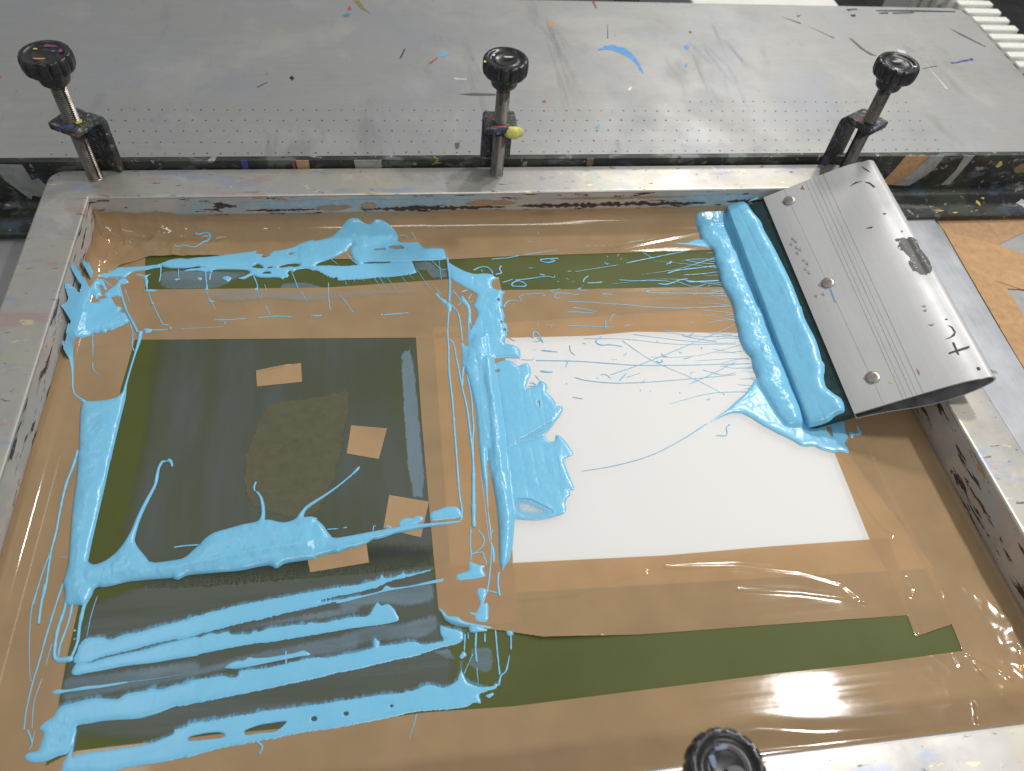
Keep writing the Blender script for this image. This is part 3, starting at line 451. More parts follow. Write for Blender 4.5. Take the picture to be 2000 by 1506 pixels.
MARK = {'table':[('blue',[5408,3466,5442,3533,5494,3558,5538,3614,5583,3615,5634,3638,5679,3641,5725,3595,5776,3580,5815,3558,5836,3510,5865,3448,5885,3378,5901,3316,5911,3261,5923,3188,5917,3084,5922,3025,5918,2929,5904,2966,5894,3008,5876,3043,5884,3118,5872,3155,5862,3213,5842,3243,5825,3287,5804,3326,5781,3375,5740,3399,5712,3448,5663,3472,5629,3497,5590,3514,5563,3517,5534,3509,5502,3518,5471,3502,5435,3499]),
('dark',[3507,2463,3663,2486,3959,2478,3954,2435,3657,2432]),
('black',[1534,2789,1562,2833,1593,2790,1572,2724]),
('black',[2841,3235,2914,3477,2926,3465,2867,3259]),
('red',[3201,3125,3237,3195,3271,3226,3306,3289,3310,3281,3314,3263,3312,3235,3281,3204,3262,3171,3222,3115,3217,3123,3204,3136]),
('blue2',[3286,3324,3325,3349,3365,3389,3407,3435,3447,3414,3466,3376,3498,3370,3470,3342,3420,3312,3391,3276,3352,3302,3317,3314]),
('teal',[2148,4288,2167,4302,2184,4318,2196,4346,2214,4335,2222,4322,2248,4324,2235,4293,2225,4278,2223,4252,2200,4242,2174,4233,2159,4242,2151,4261,2145,4269]),
('red',[2203,4472,2225,4491,2230,4526,2246,4541,2254,4494,2257,4469,2255,4420,2238,4425,2233,4413,2226,4400,2210,4433,2206,4464]),
('olive',[2270,4699,2294,4694,2320,4687,2358,4695,2377,4628,2405,4569,2429,4482,2452,4441,2487,4380,2508,4311,2470,4373,2436,4414,2383,4448,2344,4540,2315,4611]),
('orange',[4855,4156,4893,4179,4921,4200,4953,4233,4958,4191,4958,4174,4964,4157,4947,4137,4933,4116,4904,4100,4885,4100,4878,4119]),
('red',[4503,2331,4514,2324,4530,2342,4539,2353,4548,2340,4544,2317,4550,2291,4538,2283,4520,2290,4511,2282,4505,2287,4508,2303]),
('white',[5626,2584,5688,2653,5675,2596,5634,2561]),
('blue',[6653,3650,6660,3633,6683,3659,6706,3678,6707,3617,6705,3607,6694,3569,6676,3552,6653,3551,6627,3546,6643,3570,6634,3607]),
('blue',[6524,3185,6542,3188,6556,3198,6574,3196,6564,3184,6555,3159,6543,3107,6528,3116,6522,3119,6509,3104,6516,3138,6524,3162]),
('blue2',[5066,1814,5082,1823,5093,1842,5113,1855,5117,1828,5101,1805,5106,1768,5089,1763,5065,1753,5060,1754,5063,1768,5055,1790]),
('dark',[9157,3925,9193,3899,9267,3600,9382,3443,9286,3468,9206,3639]),
('black',[9454,4751,9645,4774,9632,4743,9525,4724,9479,4691]),
('black',[9928,4740,10610,4769,11254,4765,11238,4733,10587,4722,9931,4710]),
('black',[9458,4585,9539,4603,9530,4543,9457,4525]),
('black',[9944,4665,10111,4687,10090,4640,9947,4635]),
('black',[10163,4674,10537,4704,10522,4673,10166,4643]),
('navy',[10427,3316,10468,3315,10502,3318,10551,3333,10632,3368,10701,3385,10758,3394,10792,3432,10807,3416,10832,3428,10824,3408,10821,3398,10821,3383,10780,3360,10761,3360,10755,3370,10682,3335,10631,3331,10550,3300,10509,3293,10451,3276,10423,3272,10417,3284,10410,3283]),
('dark',[9901,3141,10173,3224,10160,3198,9910,3129]),
('dark',[10888,4252,11014,4082,11212,3747,11188,3732,10974,4037]),
('dark',[8336,4497,8585,4317,8558,4287]),
('dark',[8655,4233,8936,3919,8925,3891]),
('pale',[10011,3431,10043,2668,10033,2619,10013,2667]),
('pale',[9757,3653,9883,3589,9829,3507,9745,3545]),
('dark',[6822,4045,6862,4005,6814,3963]),
('dark',[8588,4536,8644,4538,8688,4569,8606,4478]),
('dark',[5692,4171,5702,4185,5631,3806,5616,3806]),
('brown',[5593,4851,5632,4823,5637,4619,5614,4618]),
('dark',[3384,1490,3443,1508,3422,1395,3386,1377]),
('dark',[1169,2589,1288,2698,1295,2687,1192,2579]),
('red',[-1618,2770,-1609,2769,-1599,2776,-1590,2768,-1591,2746,-1594,2745,-1594,2741,-1598,2734,-1601,2724,-1602,2729,-1614,2752,-1615,2766]),
('pale',[3475,2818,3629,2797,3652,2775,3502,2773]),
('yellow',[4175,2760,4202,2771,4190,2726])],
'rub':[('r',[4756,3813,4807,3853,4849,2703,4846,1727,4827,1727,4766,2702]),
('r',[4906,4394,4955,4438,4932,3207,4874,2168,4856,2167,4853,3205]),
('r',[4890,4324,4935,4367,5010,3712,5044,3139,5026,3138,4936,3710]),
('r',[4838,4405,4897,4449,4930,3760,4908,3157,4884,3156,4828,3757]),
('r',[4857,4284,4905,4327,5054,3768,5155,3278,5136,3277,4974,3766]),
('r',[4750,4411,4781,4454,4933,3828,5052,3279,5040,3279,4883,3827]),
('r',[4810,3713,4853,3753,4806,2600,4732,1624,4716,1624,4737,2599]),
('r',[4834,4246,4895,4289,4994,3280,5031,2410,5007,2410,4891,3277]),
('r',[4865,4170,4894,4212,4957,3635,4998,3130,4987,3130,4913,3634]),
('r',[4701,4162,4749,4204,4887,3767,4977,3386,4957,3386,4803,3765]),
('r',[4753,4157,4789,4199,4893,3368,4962,2644,4949,2643,4837,3366]),
('r',[6936,3589,6966,3629,6772,2564,6592,1657,6583,1657,6737,2563]),
('r',[7074,3466,7117,3506,6952,2582,6782,1787,6767,1787,6892,2581]),
('r',[7196,4258,7267,4303,7244,3767,7172,3300,7144,3299,7132,3764]),
('r',[6737,3538,6778,3578,6756,2545,6714,1660,6700,1660,6698,2545]),
('r',[6901,3754,6960,3796,7092,3350,7177,2961,7154,2960,6999,3348]),
('r',[7101,3453,7134,3493,6933,2461,6745,1581,6736,1581,6894,2461]),
('r',[6869,3674,6934,3715,7041,3100,7092,2559,7067,2558,6936,3098]),
('r',[7086,3960,7119,4002,7140,3488,7148,3040,7138,3040,7099,3487]),
('r',[6723,3598,6753,3638,6907,3162,7043,2744,7034,2744,6869,3161]),
('r',[7319,3758,7373,3800,7395,3251,7381,2770,7361,2770,7314,3249]),
('r',[7234,3828,7301,3871,7377,3459,7401,3101,7374,3100,7270,3456]),
('r',[6696,3777,6754,3819,6897,3356,6992,2951,6970,2951,6806,3354]),
('r',[7266,3666,7313,3707,7436,3265,7526,2879,7509,2878,7367,3264]),
('r',[6684,3457,6750,3497,6730,2814,6661,2218,6635,2217,6623,2813]),
('r',[7105,3349,7162,3389,7142,2687,7085,2073,7063,2073,7054,2686])],
'rubb':[('r',[711,3844,1698,4133,2602,3779,2459,2825,1529,2279,922,2802])],
'ttape':[('brown1',[8566,79,9929,43,9898,-7,9091,-372,8775,-221,8570,-131]),
('brown2',[8570,-131,9088,-378,9493,-671,9254,-1064,8824,-1025,8801,-1383,8871,-1691,8382,-2492,8442,-1668,8487,-1107,8537,-490]),
('brown3',[8757,-906,8983,-769,9365,-876,9224,-1106,8967,-1040])],
'sq':[('smudge',[1249,1575,1341,1555,1404,1541,1421,1487,1408,1393,1414,1312,1430,1239,1414,1140,1363,1101,1306,1103,1268,1157,1248,1263,1294,1306,1258,1412,1230,1460,1260,1501]),
('black',[1262,374,1276,368,1268,271,1265,245,1254,258]),
('black',[1202,288,1287,300,1369,312,1359,294,1285,279,1224,276,1200,271]),
('black',[1296,545,1323,527,1329,468,1305,431,1267,419,1225,417,1271,430,1314,464,1313,518]),
('black',[1302,613,1322,612,1316,599,1300,602]),
('black',[1335,106,1354,102,1356,80,1334,75]),
('grey',[1421,67,1464,62,1465,33,1429,38]),
('black',[1257,2339,1297,2313,1325,2246,1304,2240,1290,2294]),
('black',[1296,2550,1330,2503,1349,2453,1323,2484]),
('red',[712,2530,746,2569,746,2505,736,2530]),
('red',[935,231,942,183,932,164]),
('yellow',[711,194,730,192,726,170,708,170]),
('blue2',[585,1269,597,1257,591,1109,580,1114]),
('black',[1265,1895,1299,1888,1279,1875]),
('black',[1339,1655,1348,1638,1334,1627]),
('grey',[1188,791,1221,786,1207,767]),
('grey',[1178,746,1213,744,1198,723]),
('grey',[1163,596,1207,583,1188,571]),
('black',[1123,2336,1183,2366,1244,2351,1177,2349]),
('black',[1077,1780,1141,1775,1121,1762]),
('grey',[456,1981,482,1987,475,1942,461,1964]),
('grey',[469,1938,494,1945,487,1900,473,1921]),
('grey',[422,1925,448,1932,441,1887,427,1908]),
('grey',[454,1861,479,1868,472,1823,459,1845]),
('grey',[477,1826,502,1832,495,1788,481,1809]),
('grey',[442,1796,468,1802,461,1758,447,1779]),
('grey',[468,1689,493,1695,486,1652,473,1673]),
('grey',[484,1635,509,1641,502,1598,489,1619]),
('grey',[451,1582,476,1588,470,1546,456,1566]),
('grey',[468,1528,492,1535,486,1493,472,1512]),
('grey',[509,1352,533,1359,527,1318,514,1337]),
('grey',[445,1250,469,1257,463,1216,450,1235]),
('grey',[506,1244,530,1250,524,1210,511,1229])]}
BOLTS = [(0.0577, 0.2444), (0.0589, 0.1335), (0.0607, 0.0269)]
LINES = [[(0.0785, 0.2628), (0.0749, 0.0078)], [(0.0825, 0.2628), (0.0778, 0.0083)], [(0.0867, 0.2634), (0.0822, 0.0086)], [(0.0909, 0.2641), (0.0853, 0.0075)], [(0.0957, 0.2636), (0.0899, 0.0063)], [(0.0576, 0.2601), (0.0603, 0.0057)]]

W, D, H, B = .70, .5088, .041, .040
FIL = (.015, .019, .004, .010)
# ------------------------------------------------------------------ helpers
def tag(o, label=None, cat=None, group=None, kind=None):
    if label: o['label'] = label
    if cat: o['category'] = cat
    if group: o['group'] = group
    if kind: o['kind'] = kind
    return o
def empty(name, loc=(0, 0, 0), rot=(0, 0, 0)):
    o = bpy.data.objects.new(name, None); COL.objects.link(o); o.location = loc; o.rotation_euler = rot; o.empty_display_size = .02
    return o
def mesh_obj(name, verts, faces, mat, parent=None, smooth=False, mats=None, fm=None):
    me = bpy.data.meshes.new(name)
    if isinstance(verts, np.ndarray): verts = verts.tolist()
    me.from_pydata(verts, [], faces); me.update()
    for m in (mats or [mat]): me.materials.append(m)
    if fm is not None: me.polygons.foreach_set('material_index', fm)
    if smooth: me.polygons.foreach_set('use_smooth', [True] * len(me.polygons))
    o = bpy.data.objects.new(name, me); COL.objects.link(o); o.parent = parent
    return o
def bevel(o, w, seg=2):
    m = o.modifiers.new('bevel', 'BEVEL'); m.width = w; m.segments = seg; m.limit_method = 'ANGLE'; m.angle_limit = math.radians(40)
    return o
def box(name, lo, hi, mat, parent=None, bev=0):
    x0, y0, z0 = lo; x1, y1, z1 = hi
    v = [(x0, y0, z0), (x1, y0, z0), (x1, y1, z0), (x0, y1, z0), (x0, y0, z1), (x1, y0, z1), (x1, y1, z1), (x0, y1, z1)]
    f = [(3, 2, 1, 0), (4, 5, 6, 7), (0, 1, 5, 4), (1, 2, 6, 5), (2, 3, 7, 6), (3, 0, 4, 7)]
    o = mesh_obj(name, v, f, mat, parent)
    return bevel(o, bev) if bev else o
def prism(name, prof, a0, a1, axis, mat, parent=None, smooth=False):
    """profile (p,q) extruded along an axis: 'x' -> (a,p,q), 'y' -> (p,a,q)"""
    n = len(prof); P = (lambda a, p, q: (a, p, q)) if axis == 'x' else (lambda a, p, q: (p, a, q))
    v = [P(a0, *t) for t in prof] + [P(a1, *t) for t in prof]
    f = [(i, (i + 1) % n, n + (i + 1) % n, n + i) for i in range(n)] + [tuple(range(n - 1, -1, -1)), tuple(range(n, 2 * n))]
    return mesh_obj(name, v, f, mat, parent, smooth)
_rng = np.random.RandomState(7); _LAT = _rng.rand(256, 256)
def vnoise(x, y):
    xi = np.floor(x).astype(int); yi = np.floor(y).astype(int); fx = x - xi; fy = y - yi
    fx = fx * fx * (3 - 2 * fx); fy = fy * fy * (3 - 2 * fy)
    g = lambda i, j: _LAT[i & 255, j & 255]
    return (g(xi, yi) * (1 - fx) + g(xi + 1, yi) * fx) * (1 - fy) + (g(xi, yi + 1) * (1 - fx) + g(xi + 1, yi + 1) * fx) * fy
def fbm(x, y, o=3):
    s = 0; a = .5
    for k in range(o): s = s + a * vnoise(x * 2 ** k + 17 * k, y * 2 ** k + 5 * k); a *= .5
    return s / (1 - .5 ** o)
def zbase(x, y):
    """height of the taped mesh: flat, curling up where the tape meets the frame walls"""
    z = np.full(np.shape(x), -H, float)
    for d, r in ((x, FIL[0]), (-y, FIL[1]), (W - x, FIL[2]), (y + D, FIL[3])):
        d = np.clip(d, 0, r); z = z + r - np.sqrt(np.maximum(r * r - (r - d) ** 2, 0))
    return z
def pts_of(flat): return np.array(flat, float).reshape(-1, 2) * 1e-4
def chaikin(p):
    q = np.roll(p, -1, 0); out = np.empty((2 * len(p), 2)); out[0::2] = .82 * p + .18 * q; out[1::2] = .18 * p + .82 * q
    return out
def sdf(X, Y, poly):
    d2 = np.full(X.shape, 1e9); ins = np.zeros(X.shape, bool); n = len(poly)
    for i in range(n):
        ax, ay = poly[i]; bx, by = poly[(i + 1) % n]; ex, ey = bx - ax, by - ay; L = ex * ex + ey * ey
        if L < 1e-14: continue
        wx = X - ax; wy = Y - ay; t = np.clip((wx * ex + wy * ey) / L, 0, 1)
        d2 = np.minimum(d2, (wx - t * ex) ** 2 + (wy - t * ey) ** 2)
        if ay != by: ins ^= ((ay > Y) != (by > Y)) & (X < ex * (Y - ay) / ey + ax)
    return np.where(ins, 1, -1) * np.sqrt(d2)
def field(polys, holes, cell, rag=None, smooth=True, margin=.014):
    allp = np.concatenate(polys); lo = allp.min(0) - .003; hi = allp.max(0) + .003
    xs = np.arange(lo[0], hi[0] + cell, cell); ys = np.arange(lo[1], hi[1] + cell, cell)
    X, Y = np.meshgrid(xs, ys, indexing='ij'); S = []
    for k, p in enumerate(polys + holes):
        a = p.min(0) - margin; b = p.max(0) + margin
        i0, i1 = np.searchsorted(xs, [a[0], b[0]]); j0, j1 = np.searchsorted(ys, [a[1], b[1]])
        s = np.full(X.shape, -margin); q = chaikin(p) if smooth else p
        if i1 > i0 and j1 > j0: s[i0:i1, j0:j1] = np.maximum(sdf(X[i0:i1, j0:j1], Y[i0:i1, j0:j1], q), -margin)
        if rag and k < len(polys) and rag[k]:
            s = s + rag[k] * 1e-3 * 2 * (vnoise(X / .0007 + 40, Y / .005) - .55)
        S.append(s)
    return X, Y, S[:len(polys)], S[len(polys):]
def grid_mesh(X, Y, s, Z, cell):
    gx, gy = np.gradient(s, cell); gn = np.sqrt(gx * gx + gy * gy) + 1e-9
    ok = s > -.95 * cell
    q = ok[:-1, :-1] & ok[1:, :-1] & ok[1:, 1:] & ok[:-1, 1:]
    mv = np.minimum(np.maximum(-s, 0), cell)
    Xm = X + gx / gn * mv; Ym = Y + gy / gn * mv
    used = np.zeros(s.shape, bool); used[:-1, :-1] |= q; used[1:, :-1] |= q; used[1:, 1:] |= q; used[:-1, 1:] |= q
    idx = -np.ones(s.shape, int); idx[used] = np.arange(used.sum())
    I, J = np.nonzero(q)
    F = np.stack([idx[I, J], idx[I + 1, J], idx[I + 1, J + 1], idx[I, J + 1]], 1)
    return np.stack([Xm[used], Ym[used], Z[used]], 1), F
def blur(a, n):
    for _ in range(n):
        b = np.pad(a, 1, mode='edge'); a = (b[:-2, 1:-1] + b[2:, 1:-1] + b[1:-1, :-2] + b[1:-1, 2:] + 2 * b[1:-1, 1:-1]) / 6
    return a
def catmull(p, step=.0012):
    p = np.asarray(p, float)
    if len(p) < 3:
        n = max(2, int(np.hypot(*(p[-1] - p[0])) / step)); t = np.linspace(0, 1, n)[:, None]; return p[0] * (1 - t) + p[-1] * t
    e = np.vstack([2 * p[0] - p[1], p, 2 * p[-1] - p[-2]]); out = []
    for i in range(1, len(e) - 2):
        n = max(2, int(np.hypot(*(e[i + 1] - e[i])) / step)); t = np.linspace(0, 1, n, endpoint=False)[:, None]
        a, b, c, d = e[i - 1], e[i], e[i + 1], e[i + 2]
        out.append(.5 * (2 * b + (c - a) * t + (2 * a - 5 * b + 4 * c - d) * t * t + (3 * b - 3 * c + d - a) * t ** 3))
    out.append(p[-1:]); return np.concatenate(out)
def tube(path, w0, w1, zf, V, F, jit=.25):
    c = catmull(path); n = len(c); ph = random.random() * 50
    t = np.linspace(0, 1, n); r = (w0 + (w1 - w0) * t) * .5 * (1 + jit * (vnoise(t * n * .35 + ph, t * 0 + ph) - .5) * 2)
    r[0] *= .55; r[-1] *= .55
    tx = np.gradient(c[:, 0]); ty = np.gradient(c[:, 1]); L = np.sqrt(tx * tx + ty * ty) + 1e-12; nx, ny = -ty / L, tx / L
    z0 = zf(c[:, 0], c[:, 1]); base = len(V); K = 7
    for i in range(n):
        for k in range(K):
            a = math.pi * (k / (K - 1)); V.append((c[i, 0] + nx[i] * r[i] * math.cos(a), c[i, 1] + ny[i] * r[i] * math.cos(a), z0[i] + .85 * r[i] * math.sin(a)))
    for i in range(n - 1):
        for k in range(K - 1):
            b = base + i * K + k; F.append((b, b + 1, b + K + 1, b + K))
    F.append(tuple(base + k for k in range(K))); F.append(tuple(base + (n - 1) * K + k for k in range(K - 1, -1, -1)))
INK_LIFT = .00034
def ink(name, key, label, cat='ink', group=None, kind=None, cell=.0005, parent=None, zf=None, wave=1.0, lift=INK_LIFT, hs=1.0):
    sh = INK[key]; zf = zf or zbase
    P = [s for s in sh if s[0] == 'P']; Hs = [s for s in sh if s[0] == 'H']; T = [s for s in sh if s[0] == 'T']
    V, F = [], []
    if P:
        X, Y, S, HS = field([pts_of(s[4]) for s in P], [pts_of(s[1]) for s in Hs], cell, [s[3] for s in P])
        h = np.zeros(X.shape); tot = np.full(X.shape, -1.)
        for s, p in zip(S, P):
            w = p[2] * 1e-3; t = np.clip(s / w, 0, 1); h = np.maximum(h, hs * p[1] * 1e-3 * np.sqrt(np.maximum(1 - (1 - t) ** 2, 0))); tot = np.maximum(tot, s)
        for s in HS: tot = np.minimum(tot, -s)
        h = blur(h, 9)
        n1 = fbm(X / .011 + 9, Y / .014 + 3) - .5; n2 = fbm(X / .0032 + 60, Y / .0045) - .5
        h = h * (1 + wave * (.50 * n1 + .10 * n2)) + .00003 * wave * (vnoise(X / .0016, Y / .0016) - .5) * np.clip(tot / .003, 0, 1)
        mk_ = np.clip((fbm(X / .016 + 31, Y / .02) - .56) * 9, 0, 1) * np.clip(tot / .002, 0, 1); h = h + .00022 * wave * mk_ * np.clip(h / .002, 0, 1) * (vnoise(X / .0013, Y / .0016) - .4)
        if key == 'column': h = h + .0007 * (fbm(X / .06, Y / .0075) - .5) * np.clip(tot / .003, 0, 1)
        if key in ('roll', 'column', 'coat'):
            hk = np.clip(h / .003, 0, 1)
            if key == 'roll': h = h - .00035 * (1 - np.abs(2 * fbm(X / .022 + 11, Y / .012 + 5, 2) - 1)) ** 5 * hk
            else: h = h - (.00040 if key == 'column' else .00025) * (1 - np.abs(2 * fbm(X / .009 + 3, Y / .07 + 8, 2) - 1)) ** 5 * hk
        if key == 'pour': h = h * (1 + .12 * (fbm(X / .05, Y / .007) - .5))
        e = np.clip(tot / .0011, 0, 1); h = h * np.sqrt(np.maximum(1 - (1 - e) ** 2, 0))
        Z = zf(X, Y) + lift + np.maximum(h, 0)
        v, f = grid_mesh(X, Y, tot, Z, cell)
        V = v.tolist(); F = f.tolist()
    zl = lambda x, y: zf(x, y) + lift
    for s in T: tube(pts_of(s[3]), s[1] * 1e-4, s[2] * 1e-4, zl, V, F)
    o = mesh_obj(name, V, F, M['ink'], parent, True)
    return tag(o, label, cat, group, kind) if label else o
def sheet(name, polys, holes, mat, parent, off, cell=.0012, bump=None, zf=None, rag=None, smooth=False, sm=True, soft=None):
    X, Y, S, HS = field([np.array(p) for p in polys], [np.array(p) for p in holes], cell, rag, smooth)
    tot = S[0]
    for s in S[1:]: tot = np.maximum(tot, s)
    for s in HS: tot = np.minimum(tot, -s)
    Z = (zf or zbase)(X, Y) + off
    if bump is not None: Z = Z + bump(X, Y, tot)
    v, f = grid_mesh(X, Y, tot, Z, cell)
    o = mesh_obj(name, v, f.tolist(), mat, parent, sm)
    if soft is not None:
        xs, ys = X[:, 0], Y[0]; i = np.clip(((v[:, 0] - xs[0]) / cell).round().astype(int), 0, len(xs) - 1); j = np.clip(((v[:, 1] - ys[0]) / cell).round().astype(int), 0, len(ys) - 1)
        e = np.clip(tot[i, j] / soft, 0, 1); a = o.data.attributes.new('edge', 'FLOAT', 'POINT'); a.data.foreach_set('value', e * e * (3 - 2 * e))
    return o
def flat_poly(name, flat, z, mat, parent=None, thick=.0002):
    p = pts_of(flat); n = len(p)
    ar = sum(p[i][0] * p[(i + 1) % n][1] - p[(i + 1) % n][0] * p[i][1] for i in range(n))
    if ar < 0: p = p[::-1]
    v = [(a, b, z) for a, b in p] + [(a, b, z + thick) for a, b in p]
    f = [tuple(range(n, 2 * n))] + [(i, (i + 1) % n, n + (i + 1) % n, n + i) for i in range(n)]
    return mesh_obj(name, v, f, mat, parent)
# ------------------------------------------------------------------ materials
M = {}
def newmat(name, col, rough=.5, metal=0., spec=.5):
    m = bpy.data.materials.new(name); m.use_nodes = True; nt = m.node_tree; b = nt.nodes['Principled BSDF']
    b.inputs['Base Color'].default_value = (*col, 1); b.inputs['Roughness'].default_value = rough; b.inputs['Metallic'].default_value = metal; b.inputs['Specular IOR Level'].default_value = spec
    M[name] = m; return m, nt, b
def coords(nt, scale=(1, 1, 1), off=(0, 0, 0)):
    tc = nt.nodes.new('ShaderNodeTexCoord'); mp = nt.nodes.new('ShaderNodeMapping'); nt.links.new(tc.outputs['Object'], mp.inputs[0])
    mp.inputs['Scale'].default_value = scale; mp.inputs['Location'].default_value = off; return mp.outputs[0]
def noise(nt, vec, scale, detail=4, rough=.6, dist=0):
    n = nt.nodes.new('ShaderNodeTexNoise'); n.inputs['Scale'].default_value = scale; n.inputs['Detail'].default_value = detail; n.inputs['Roughness'].default_value = rough; n.inputs['Distortion'].default_value = dist
    nt.links.new(vec, n.inputs['Vector']); return n.outputs['Fac']
def ramp(nt, fac, a, b, lo=0., hi=1.):
    r = nt.nodes.new('ShaderNodeMapRange'); r.inputs[1].default_value = a; r.inputs[2].default_value = b; r.inputs[3].default_value = lo; r.inputs[4].default_value = hi
    nt.links.new(fac, r.inputs[0]); return r.outputs[0]
def mixc(nt, fac, a, b):
    m = nt.nodes.new('ShaderNodeMix'); m.data_type = 'RGBA'
    for s, v in ((m.inputs[0], fac), (m.inputs[6], a), (m.inputs[7], b)):
        if isinstance(v, tuple): s.default_value = (*v, 1)
        elif isinstance(v, float): s.default_value = v
        else: nt.links.new(v, s)
    return m.outputs[2]
def math_n(nt, op, a, b):
    m = nt.nodes.new('ShaderNodeMath'); m.operation = op
    for s, v in ((m.inputs[0], a), (m.inputs[1], b)):
        if isinstance(v, (int, float)): s.default_value = v
        else: nt.links.new(v, s)
    return m.outputs[0]
def add_bump(nt, b, hgt, strength=.2, dist=.001):
    n = nt.nodes.new('ShaderNodeBump'); n.inputs['Strength'].default_value = strength; n.inputs['Distance'].default_value = dist
    nt.links.new(hgt, n.inputs['Height']); nt.links.new(n.outputs[0], b.inputs['Normal'])
def stains(nt, col, lst, vec=None):
    for k, (c, sc, thr, soft, amt, stretch) in enumerate(lst):
        v = coords(nt, stretch, (k * 3.17 + .4, k * 1.31, k * 2.7)); f = noise(nt, v, sc, 5, .65, .4)
        col = mixc(nt, ramp(nt, f, thr, thr + soft, 0., amt), col, c)
    return col
def plain(name, col, rough=.5, metal=0., var=.12, sc=40, spec=.5):
    m, nt, b = newmat(name, col, rough, metal, spec); v = coords(nt); f = noise(nt, v, sc, 4)
    c = mixc(nt, ramp(nt, f, .3, .7), tuple(x * (1 - var) for x in col), tuple(min(1, x * (1 + var)) for x in col))
    nt.links.new(c, b.inputs['Base Color']); nt.links.new(ramp(nt, noise(nt, v, sc * 2.3, 3), .3, .7, rough * .85, min(1, rough * 1.15)), b.inputs['Roughness'])
    return m
# ink: thick glossy light-blue body
m, nt, b = newmat('ink', (.185, .515, .745), .25, 0, .5); v = coords(nt)
nt.links.new(mixc(nt, ramp(nt, noise(nt, v, 55, 3), .3, .7), (.178, .505, .735), (.20, .53, .76)), b.inputs['Base Color'])
add_bump(nt, b, noise(nt, v, 160, 2), .05, .0006)
# brown packing tape: slightly see-through glossy film
def tape_mat(name, col, clear, sx):
    m, nt, b = newmat(name, col, .2, 0, .5); v = coords(nt)
    c = mixc(nt, ramp(nt, noise(nt, v, 22, 3), .3, .7), tuple(x * .90 for x in col), tuple(x * 1.08 for x in col))
    nt.links.new(c, b.inputs['Base Color'])
    st = noise(nt, coords(nt, sx), 60, 3); big = noise(nt, v, 38, 3, .5)
    nt.links.new(ramp(nt, st, .3, .7, .05, .12), b.inputs['Roughness'])
    hg = math_n(nt, 'ADD', math_n(nt, 'MULTIPLY', st, .05), math_n(nt, 'MULTIPLY', big, .5)); add_bump(nt, b, hg, .08, .002)
    tr = nt.nodes.new('ShaderNodeBsdfTransparent'); tr.inputs[0].default_value = (1, .70, .36, 1); mx = nt.nodes.new('ShaderNodeMixShader'); mx.inputs[0].default_value = clear
    nt.links.new(b.outputs[0], mx.inputs[1]); nt.links.new(tr.outputs[0], mx.inputs[2]); nt.links.new(mx.outputs[0], nt.nodes['Material Output'].inputs[0])
BR = (.47, .325, .185)
tape_mat('tape_x', BR, .32, (.12, 4, 1)); tape_mat('tape_y', BR, .32, (4, .12, 1)); tape_mat('tape_patch', (.43, .285, .155), .08, (1, 1, 1))
# emulsion: olive green coating
m, nt, b = newmat('emulsion', (.075, .085, .022), .58, 0, .25); v = coords(nt)
nt.links.new(mixc(nt, ramp(nt, noise(nt, v, 9, 4), .3, .7), (.068, .080, .017), (.088, .107, .026)), b.inputs['Base Color'])
add_bump(nt, b, noise(nt, coords(nt, (1, .05, 1)), 300, 2), .05, .0005)
# open mesh: fine white polyester cloth, partly see-through
m, nt, b = newmat('open_mesh', (.84, .835, .82), .6, 0, .3)
tr = nt.nodes.new('ShaderNodeBsdfTransparent'); mx = nt.nodes.new('ShaderNodeMixShader'); mx.inputs[0].default_value = .35
nt.links.new(b.outputs[0], mx.inputs[1]); nt.links.new(tr.outputs[0], mx.inputs[2]); nt.links.new(mx.outputs[0], nt.nodes['Material Output'].inputs[0])
plain('paper', (.86, .86, .85), .8, 0, .01, 8)
# thin ink films wiped over the coating
def film(name, col, lo, hi, stretch, sc=30):
    m, nt, b = newmat(name, col, .38, 0, .4); f = noise(nt, coords(nt, stretch), sc, 5, .65, .3)
    tr = nt.nodes.new('ShaderNodeBsdfTransparent'); mx = nt.nodes.new('ShaderNodeMixShader'); at = nt.nodes.new('ShaderNodeAttribute'); at.attribute_name = 'edge'; nt.links.new(math_n(nt, 'MULTIPLY', ramp(nt, f, .25, .75, lo, hi), at.outputs['Fac']), mx.inputs[0])
    nt.links.new(tr.outputs[0], mx.inputs[1]); nt.links.new(b.outputs[0], mx.inputs[2]); nt.links.new(mx.outputs[0], nt.nodes['Material Output'].inputs[0])
film('film', (.19, .27, .32), .30, .85, (.5, 2.2, 1)); film('film_thin', (.115, .125, .11), .28, .72, (2.2, .3, 1), 22)
m = M['film_thin']; nt = m.node_tree; nt.links.new(mixc(nt, ramp(nt, noise(nt, coords(nt, (1, .6, 1), (.3, .1, 0)), 7, 2), .38, .62), (.098, .112, .068), (.125, .140, .150)), nt.nodes['Principled BSDF'].inputs['Base Color']); film('film_smear', (.34, .42, .45), .05, .45, (.5, 2, 1)); film('film_streak', (.125, .145, .14), .25, .85, (.3, 5, 1), 14); film('film_grey', (.20, .28, .33), .55, .85, (1, .2, 1)); film('film_clear', (.120, .115, .068), .70, .98, (1, 1, 1), 130)
film('film_pale', (.185, .515, .745), .0, .30, (1, 1, 1), 160)
m = M['film_pale']; nt = m.node_tree; at = [n for n in nt.nodes if n.type == 'ATTRIBUTE'][0]; mx = [n for n in nt.nodes if n.type == 'MIX_SHADER'][0]
sp = ramp(nt, noise(nt, coords(nt), 420, 4), .35, .65, .0, .35); nt.links.new(math_n(nt, 'MAXIMUM', ramp(nt, at.outputs['Fac'], .0, 1., 1., .03), sp), mx.inputs[0])
film('ink_fringe', (.185, .50, .73), .15, .85, (3.2, .35, 1), 160)
film('film_rub', (.13, .13, .13), .0, .38, (2.4, .5, 1), 34); film('film_blue', (.28, .31, .37), .1, .5, (1, 1, 1), 12)
